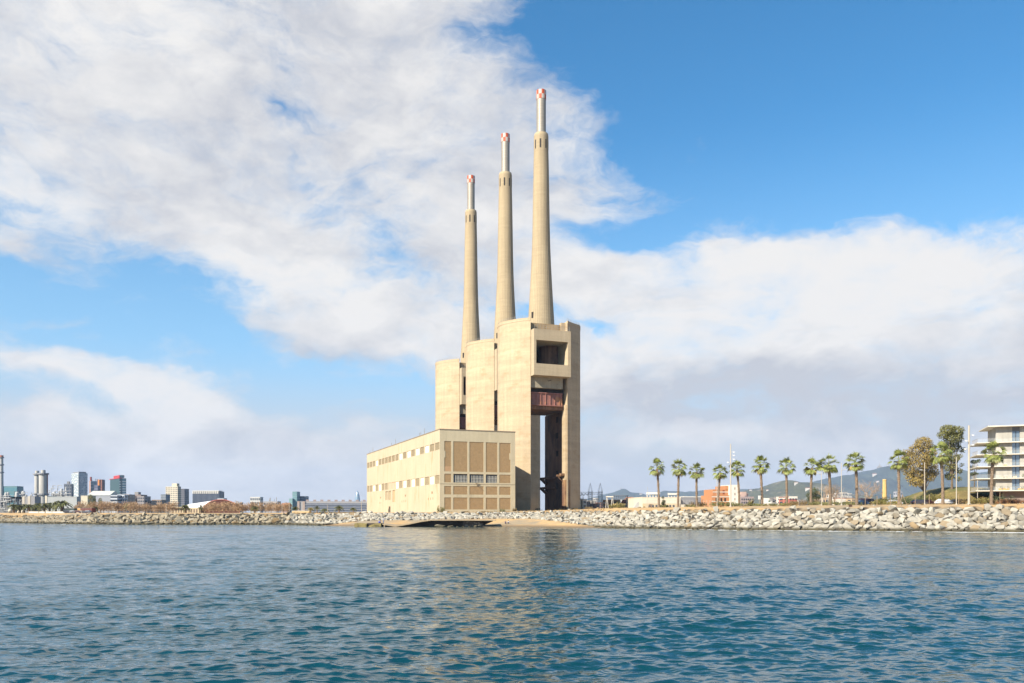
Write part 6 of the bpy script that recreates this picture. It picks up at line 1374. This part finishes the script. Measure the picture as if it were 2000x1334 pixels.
# low long buildings in front of the towers
block('cream_hall', 'cream gable wall above the bare trees left of the dark evergreen', (158, 171), 968, 800, 0, 16, (.66, .60, .46), 1, 0, 0); block('low_hall', 'long pale roofed hall below the slim tower', (171, 214), 967.5, 1150, 0, 30, (.36, .37, .38), 1, 0, 0, roof='gable', roofcol=mat('pale_metal_roof', (.60, .62, .56), .6))
block('grey_hall', 'grey blank walled hall right of the dark evergreen', (186, 216), 968.5, 1000, 0, 20, (.36, .38, .42), 1, 0, 0)
block('banded_flats', 'white and blue banded low block of flats below the teal tower', (216, 229), 967, 980, 0, 16, (.58, .62, .68), 5, 0, 0, 'band', M_glz); block('white_flats', 'white block of flats with small square windows right of the banded one', (229, 243), 966, 990, 0, 16, (.60, .63, .68), 5, 4, 2)
block('grey_flats', 'light brown flats with cream balconies right of the white block', (243, 252), 965.5, 1000, 0, 16, (.44, .37, .32), 5, 3, 2, glz=cm((.60, .54, .44))); block('brown_flats', 'brown flats with a dark recessed middle', (252, 275), 966, 1020, 0, 18, (.34, .27, .25), 5, 6, 2, roof='house')
block('stepped_flats', 'stepped grey brown flats at the right end of the low row', (268, 281.5), 969, 990, 0, 18, (.36, .33, .33), 5, 4, 2)
block('small_flats', 'small brown block of flats standing alone with a flat canopy', (284.5, 295.5), 977.5, 1000, 0, 14, (.40, .32, .27), 4, 3, 2, glz=M_glz); block('brick_flats', 'wide brown brick flats left of the cream tower block', (296.5, 315), 976, 1050, 0, 16, (.36, .27, .21), 4, 5, 2)
block('slate_block', 'slate blue block touching the left of the cream tower block', (314, 324), 965.5, 1300, 0, 16, (.19, .22, .26), 6, 3, 2, glz=cm((.35, .38, .42)))
t = twoface('cream_tower', 'cream tower block with balconies and a dark shaded right face', 323.5, 347, 353.5, 950, 1350, 60, (.60, .54, .42), M_glz, 13, 4, 7); w, h, d_ = t['_w'], t['_h'], t['_d']; q = MB(); q.box(w * .1, w * .9, d_ * .1, d_ * .5, h, h + 5); q.build('lift_house', cm((.60, .54, .40)), t)
block('grey_tower', 'darker grey tower wing behind the cream tower block', (352.5, 360.5), 954.5, 1450, 0, 20, (.20, .20, .23), 12, 4, 2)
t = block('louvred_office', 'wide dark office with vertical fins and a white crenellated top', (376, 428), 959.5, 1700, 0, 30, (.30, .32, .36), 1, 22, 6, 'fins', glass('navy_glass', (.03, .045, .08)), wf=.66); w, h = t['_w'], t['_h']; q = MB()
for i in range(14): q.box(w * i / 14, w * (i + .55) / 14, -.6, 0, h - 5, h + .6)
q.box(0, w, -.5, 20, h + .4, h + 1.4); q.build('white_crown', M_white2, t)
block('small_grey_house', 'small pale grey block peeping over the domed hall', (424.5, 437), 973, 1400, 0, 16, (.40, .43, .47), 3, 3, 2)
t = block('gridded_office', 'small white gridded office with dark square openings', (488.5, 508), 970.5, 1300, 0, 16, (.66, .66, .64), 4, 5, 3, wf=.62, hf=.62, parapet=.8)
block('far_house', 'low grey block with rooftop masts right of the gridded office', (515, 542), 979, 1100, 0, 16, (.40, .40, .42), 2, 6, 2, roof='bits'); block('pink_house', 'pinkish house left of the tall teal block', (548.5, 563), 987.5, 800, 0, 12, (.45, .33, .30), 2, 4, 2, roof='gable')
block('blue_house', 'blue grey block between the brown trees and the pinkish house', (540, 549), 989, 820, 0, 12, (.24, .28, .34), 2, 3, 1); block('thin_house', 'tiny grey house with a pole behind the right end of the domed hall', (461, 469), 981, 1000, 0, 12, (.40, .42, .44), 2, 2, 1)
t = block('teal_block', 'pale teal glass block with a taller slab, left of the long apartment block', (571, 580), 960, 1600, 0, 24, (.22, .36, .38), 9, 3, 2, glz=glass('sea_glass', (.16, .30, .33))); block('teal_block', 'lower step of the pale teal glass block', (564.5, 571), 973.5, 1590, 0, 24, (.26, .42, .42), 6, 2, 2, glz=glass('sea_glass_light', (.20, .34, .36)))
block('blue_block', 'dark blue glass block right of the pale teal one', (580, 597), 969, 1620, 0, 24, (.12, .17, .24), 7, 5, 2, 'band', glass('deep_blue_glass', (.05, .09, .15)))
# long apartment block
t = block('apartment_slab', 'very long low apartment block with blue balcony bands and rooftop boxes', (580.5, 720), 979, 1250, 14, 16, (.46, .44, .43), 4, 0, 0, parapet=.5); w, h = t['_w'], t['_h']
for j in range(4): z = 2 + j * (h - 3) / 4; q = MB(); q.box(w * .1, w, -.3, 0, z, z + (h - 3) / 9); q.build('balcony_band', cm((.16, .18, .24)), t); q = MB(); q.box(w * .1, w, -.9, 0, z - .8, z - .1); q.build('parapet_band', cm((.50, .52, .56)), t)
for x in (0, .075): q = MB(); q.box(w * x, w * x + 3.4, -1.1, 0, 0, h); q.build('stair_tower', cm((.52, .40, .33)), t)
for i in range(9): q = MB(); x = w * (.12 + .1 * i); q.box(x, x + 4.5, 3, 9, h, h + 2.6); q.build('roof_house', cm((.38, .30, .28)), t)
def bullet():
    p = P(698, 1001, 5400); k = 5400 / F; t = empty('bullet_tower', (p.x, 5400, 4), 0, 'distant rounded bullet shaped glass tower beside the corner of the turbine hall', 'tower'); H = EYE + (1001 - 958.5) * k - 4
    b = MB(); b.lathe([(6.1 * k, 0), (6.2 * k, H * .25), (5.8 * k, H * .45), (5.0 * k, H * .65), (3.7 * k, H * .82), (2.2 * k, H * .93), (.9 * k, H * .985), (.1, H)], 24); b.build('glass_shell', glass('bullet_glass', (.20, .30, .38), .3), t, smooth=True)
    b = MB()
    for i in range(1, 9): z = H * i / 11; b.lathe([(6.3 * k * (1 if i < 4 else 1 - (i - 3) * .055), z), (6.3 * k * (1 if i < 4 else 1 - (i - 3) * .055), z + 2)], 24, cap=False)
    b.build('floor_rings', M_steel2, t)
bullet()
def dome():
    D = 600; k = D / F; t = empty('domed_hall', (P(432, 1001, D).x, D, 4.0), 0, 'sports hall with a long white vaulted roof and a brick red arched end wall', 'sports hall'); z = lambda y: EYE + (1001 - y) * k - 4
    # vault: arched section 72 px wide running back to the left
    n = 22; hw = 36.5 * k; hh = z(976); b = MB(); pts = []
    for i in range(n + 1):
        a = math.pi * i / n; pts.append((-math.cos(a) * hw, max(.2, math.sin(a) ** .85 * hh)))
    back = Vector((-75 * k * 1.45, 60, -2.8)); v = [(x, 0, zz) for x, zz in pts] + [(x * 1.0 + back.x, back.y, zz * .80) for x, zz in pts]; m = n + 1
    b.add(v, [(i, i + m, i + 1 + m, i + 1) for i in range(n)]); b.build('vaulted_roof', mat('white_membrane_roof', (.85, .84, .82), .7, .03), t, smooth=True)
    b = MB(); b.add([(x * .985, -.3, zz * .985) for x, zz in pts], [tuple(range(m))]); b.build('arched_end_wall', mat('brick_red_wall', (.095, .028, .022), .9, .1, .3), t)
    b = MB()
    for i in range(n): b.tube((pts[i][0], -.4, pts[i][1]), (pts[i + 1][0], -.4, pts[i + 1][1]), .35, n=5)
    b.build('arch_rim', cm((.45, .16, .12)), t)
    b = MB(); b.box(-94 * k, -37 * k, -6, 4, -.1, z(992)); b.box(-92 * k, -60 * k, -8, -6, z(991.5), z(990.5)); w_ = b.build('low_annex', cm((.62, .50, .32)), t)
    for i in range(11): q = MB(); x = -93 * k + i * 5 * k; q.box(x, x + 2.6 * k, -6.1, -6.0, .5, z(994)); q.build('opening', cm((.22, .16, .12)), w_)
dome()
# ------------------------------------------------------------------ left: trees, walls, containers
def short_palm(px, ytop, D, w, lab, seed, dry=False):
    rs = random.Random(seed); x = (px - 1000) / F * D; z = gz(x, D); h = EYE + (1001 - ytop) / F * D - z; t = empty('date_palm', (x, D, z), rs.uniform(0, 6), lab, 'palm tree'); r = w / F * D / 2
    tk = MB(); tk.path([(0, 0, -.3), (0, 0, h * .35), (0, 0, h * .62)], [r * .22, r * .16, r * .17], 7); tk.build('trunk', M_trunk, t); m = MB()
    for i in range(46):
        a = i * 2.4; e = R(rs.uniform(-25, 82)); L = r * rs.uniform(1.0, 1.25); p = Vector((0, 0, h * .62)); d = Vector((math.cos(a) * math.cos(e), math.sin(a) * math.cos(e), math.sin(e) * (h * .45 / r)))
        for kk in range(5):
            q = p + d * L / 5; s = Vector((-math.sin(a), math.cos(a), 0)) * (r * .17 * (1 - kk / 6.5)); m.add([p - s * .4, q - s + Vector((0, 0, -.12 * r)), q + d * .05, q + s + Vector((0, 0, -.12 * r)), p + s * .4], [(0, 1, 2, 3, 4)]); p = q; d = (d + Vector((0, 0, -.22)))
    m.build('crown', M_dry if dry else PALML, t)
PALML = mat('date_palm_leaf', (.115, .125, .03), .7, .3, .5, island=.5)
for i, (px, yt, D, w, lab) in enumerate([(27, 983, 430, 13, 'leftmost palm of the cluster before the industrial plant'), (38, 985, 436, 12, 'second palm from the left, beside a pale dome tent'), (47, 983.5, 440, 12, 'third palm from the left in the cluster'), (57, 984, 432, 13, 'palm left of the twin stacks'),
        (68, 985, 440, 12, 'palm under the left twin stack'), (77, 981, 436, 13, 'palm under the right twin stack'), (87, 982, 430, 12, 'palm right of the twin stacks'), (97, 980.5, 438, 13, 'palm before the end of the grey metal shed'), (109, 979, 434, 13, 'palm left of the largest one in the cluster'),
        (121, 974, 428, 19, 'largest and rightmost palm of the left cluster'), (254, 981, 440, 15, 'lone dark palm among the brown bare trees'), (362, 984, 420, 15, 'palm before the white end of the vaulted roof'), (392, 986, 424, 9, 'small palm beside the brick red arch'),
        (498, 987, 420, 11, 'palm below the gridded office'), (577, 988, 430, 10, 'palm left of the long apartment block'), (607, 990, 430, 9, 'brown palm before the left end of the long apartment block'), (619, 987.5, 428, 9, 'dark palm before the long apartment block'),
        (662, 986, 430, 13, 'wide palm before the middle of the long apartment block'), (634, 992, 426, 12, 'low wide palm between two taller ones'), (690, 990, 430, 9, 'palm below the bullet tower')]): short_palm(px, yt - (2 if px < 130 else 1), D, w * (1.75 if px < 130 else 1.4), lab, 200 + i, dry=(px == 607))
BT = []
for s in range(4):
    bt = bare_tree((0, 0, 0), 7.0, 6.0, 'x', 300 + s, m=M_twig2 if s % 2 else M_twig, group='brown leafless trees along the left shore', levels=4, n0=7); rs = random.Random(s); mb = MB(); leaves(mb, rs, [(0, 0, 4.6, 3.3, 3.3, 2.2), (0, 0, 2.4, 3.0, 3.0, 1.5)], 950, .5, .95); mb.build('dry_leaves', mat('dry_leaf', (.46, .31, .18), .9, .3, .5, island=.5), bt); BT.append(bt)
rs = random.Random(77); bl = []
for px in list(range(148, 340, 7)) + list(range(400, 470, 9)) + list(range(468, 560, 7)): bl.append(px + rs.uniform(-2, 2))
near_of = lambda px: ('between the container and the dark evergreen' if px < 185 else 'below the slim towers' if px < 215 else 'below the teal tower' if px < 250 else 'below the brown flats' if px < 285 else 'below the small flats' if px < 318 else 'below the cream tower block' if px < 345 else 'in front of the brick red arch' if px < 472 else 'below the gridded office' if px < 510 else 'right of the gridded office')
ords = ['leftmost', 'second', 'third', 'fourth', 'fifth', 'sixth', 'seventh', 'eighth', 'ninth', 'tenth', 'eleventh', 'twelfth']; cnt = {}
for i, px in enumerate(bl):
    D = rs.uniform(425, 470); x = (px - 1000) / F * D; z = gz(x, D); n = near_of(px); j = cnt.get(n, 0); cnt[n] = j + 1
    o = copy_tree(BT[i % 4]); hh = (EYE + (1001 - rs.uniform(975, 985.5)) / F * D - z) / 7.6; o.location = (x, D, z); o.scale = (hh * rs.uniform(.8, 1.1), hh, hh); o.rotation_euler = (0, 0, rs.uniform(0, 6)); o['label'] = '%s brown leafless tree from the left %s' % (ords[j], n) if j else 'leftmost brown leafless tree ' + n
for b_ in BT: rm(b_)
def ltree(px, yt, D, w, m, lab, seed, n=900):
    x = (px - 1000) / F * D; z = gz(x, D); lobed_tree('evergreen_tree', (x, D, z), EYE + (1001 - yt) / F * D - z, w, lab, m, seed, .2, None, n, .5)
ltree(176, 966, 560, 6.5, M_leafB, 'taller olive evergreen above the brown trees below the pale tower', 401); ltree(184, 970, 565, 4.5, M_leafC, 'dark blue green evergreen right beside the olive one', 402); ltree(196, 973, 570, 4, M_leafB, 'small round evergreen right of the dark one', 403); ltree(187, 989, 425, 3.4, M_leafB, 'low green shrub tree right of the red container', 404, 500)
D0 = 408
def item(name, lab, cat, px0, px1, yt, yb, D, depth, m, extra=None):
    x0 = (px0 - 1000) / F * D; w = (px1 - px0) / F * D; z = gz(x0 + w / 2, D); h = EYE + (1001 - yt) / F * D - z; t = empty(name, (x0, D, z), 0, lab, cat); b = MB(); b.box(0, w, 0, depth, -.1, h); b.build('wall', m, t)
    if extra: extra(t, w, h, depth)
    return t
def ribs(t, w, h, d):
    q = MB(); n = int(w / .45)
    for i in range(n): x = w * i / n; q.box(x, x + .15, -.06, 0, .1, h - .1)
    q.build('corrugation', M_darkst, t); q = MB(); q.box(-.03, w + .03, -.08, d + .03, h, h + .12); q.build('roof', M_steel, t)
def capx(t, w, h, d): q = MB(); q.box(-.05, w + .05, -.06, d + .06, h, h + .14); q.build('coping', M_white2, t)
for (a, b, lab) in ((56, 75, 'leftmost length of the white wall behind the rocky shore'), (76.5, 87, 'second length of the white wall behind the rocky shore'), (89, 101, 'third length of the white wall, left of the tyres'), (102, 127, 'longest length of the white wall, ending at the dark cars')): item('white_wall', lab, 'wall', a, b, 999.3, 1003, D0, .4, cm((.80, .78, .72)), capx)
item('green_container', 'dark green container behind the white wall', 'container', 124, 145, 993, 1001, 425, 5, cm((.05, .09, .07)), ribs); item('red_container', 'brick red container shed left of the boulder bank', 'container', 157, 179, 992.5, 1003, 420, 6, cm((.30, .08, .05)), ribs)
item('white_kiosk', 'small white kiosk with an orange stripe left of the red container', 'kiosk', 149, 160, 998, 1003, 410, 3, cm((.74, .66, .58)), capx); item('yellow_kiosk', 'small ochre hut behind the white kiosk', 'hut', 151, 157, 992.5, 1000, 424, 3, cm((.60, .38, .15)), capx)
for (px, w, h, lab) in ((20, 5.0, 8.5, 'large cream dome tank at the left edge'), (36, 3, 4.8, 'small cream dome tank between the palms'), (43.5, 2.6, 5.6, 'narrow cream tank right of the small dome')):
    x = (px - 1000) / F * 415; z = gz(x, 415); r = w / F * 415 / 1.0 * .75; k = h / F * 415; q = MB(); q.lathe([(r, -.1), (r, k * .6), (r * .8, k * .85), (r * .3, k), (.05, k * 1.02)], 16); o = q.build('storage_tank', cm((.68, .60, .46)), smooth=True); o.location = (x, 415, z); tag(o, lab, 'tank')
fence(0, 15, 412, 990, 'tall grey metal fence at the left edge', 6, 2, m=M_steel2, wire=50); fence(188, 340, 415, 995, 'thin rail fence under the brown leafless trees', 26, 2, m=M_cream)
for px, rz, col, lab in ((133, 5, (.05, .05, .07), 'black car at the right end of the white wall'), (141, 175, (.16, .17, .19), 'dark grey car in front of the green container'), (151, 4, (.10, .05, .05), 'dark maroon car in front of the white kiosk'), (171, 176, (.07, .08, .12), 'dark blue car in front of the red container')): car(px, 406, R(rz), col, lab, 4.0, 1.45)
for px, yt, lab in ((551, 985, 'thin lamp post left of the tall teal block'), (706, 976, 'slim pole left of the turbine hall'), (639.5, 985, 'white post before the long apartment block'), (565, 984, 'thin lamp post before the tall teal block'), (221, 990, 'thin pale post under the trees below the banded flats'), (325, 988, 'thin pale post under the cream tower block')):
    lamp_post(px, yt, 405, lab, .10)
item('beach_kiosk', 'small cream flat roofed hut before the long apartment block', 'hut', 570, 604, 998, 1002, 400, 4, cm((.62, .47, .27)), capx)

# ------------------------------------------------------------------ weeds, rubble and litter at the foot of the towers
def weeds():
    rs = random.Random(55); mb = MB()
    for _ in range(420):
        px = rs.choice((rs.uniform(862, 1180), rs.uniform(1130, 1990), rs.uniform(560, 720))); D = float(np.interp(px, [560, 860, 1000, 1180, 1400, 1990], [318, 308, 322, 262, 232, 203])) + rs.uniform(-2, 9); x = (px - 1000) / F * D
        z = gz(x, D); s = rs.uniform(.15, .55)
        for k in range(9):
            a = rs.uniform(0, 6.28); d = Vector((math.cos(a) * .5, math.sin(a) * .5, 1)) * s; w = Vector((-math.sin(a), math.cos(a), 0)) * s * .16; o_ = Vector((x + rs.uniform(-.4, .4), D + rs.uniform(-.4, .4), z - .03)); mb.add([o_ - w, o_ + w, o_ + d], [(0, 1, 2)])
    tag(mb.build('weeds', M_scrub), 'thin dry weeds along the top of the boulder bank', 'weeds', kind='stuff')
weeds()
for i, (px, D, w, h, lab) in enumerate(((1006, 331, 1.6, 1.3, 'small dry bush at the right foot of the turbine hall'), (1050, 372, 2.2, 1.6, 'low scrub in the gap under the nearest tower'), (1092, 365, 2.6, .9, 'low scrub before the dark shaft of the nearest tower'), (1124, 372, 2.4, .8, 'low scrub at the right foot of the nearest tower'), (1150, 330, 3.2, 1.0, 'low scrub on the bank below the lattice towers'))):
    x = (px - 1000) / F * D; bush((x, D, gz(x, D)), w, h, lab, 700 + i, M_scrub, size=.25)
for i, (px, D, s, lab) in enumerate(((1046, 368, .9, 'pale block of rubble in the gap under the nearest tower'), (1112, 352, .7, 'small pale block of rubble before the right shell of the nearest tower'), (1168, 300, .6, 'grey block of rubble on the bank below the right lattice tower'), (1249, 262, .55, 'pale stone on the sand left of the first palm'), (1708, 214, .5, 'pale stone on the sand below the big bare tree'), (1776, 207, .45, 'small white stone on the sand beside the tripod'))):
    x = (px - 1000) / F * D; o = bpy.data.objects.new('rubble_block', protos[(i * 5) % 14]); C.objects.link(o); o.location = (x, D, gz(x, D) + .1 * s); o.scale = (s, s, s); tag(o, lab, 'rubble')
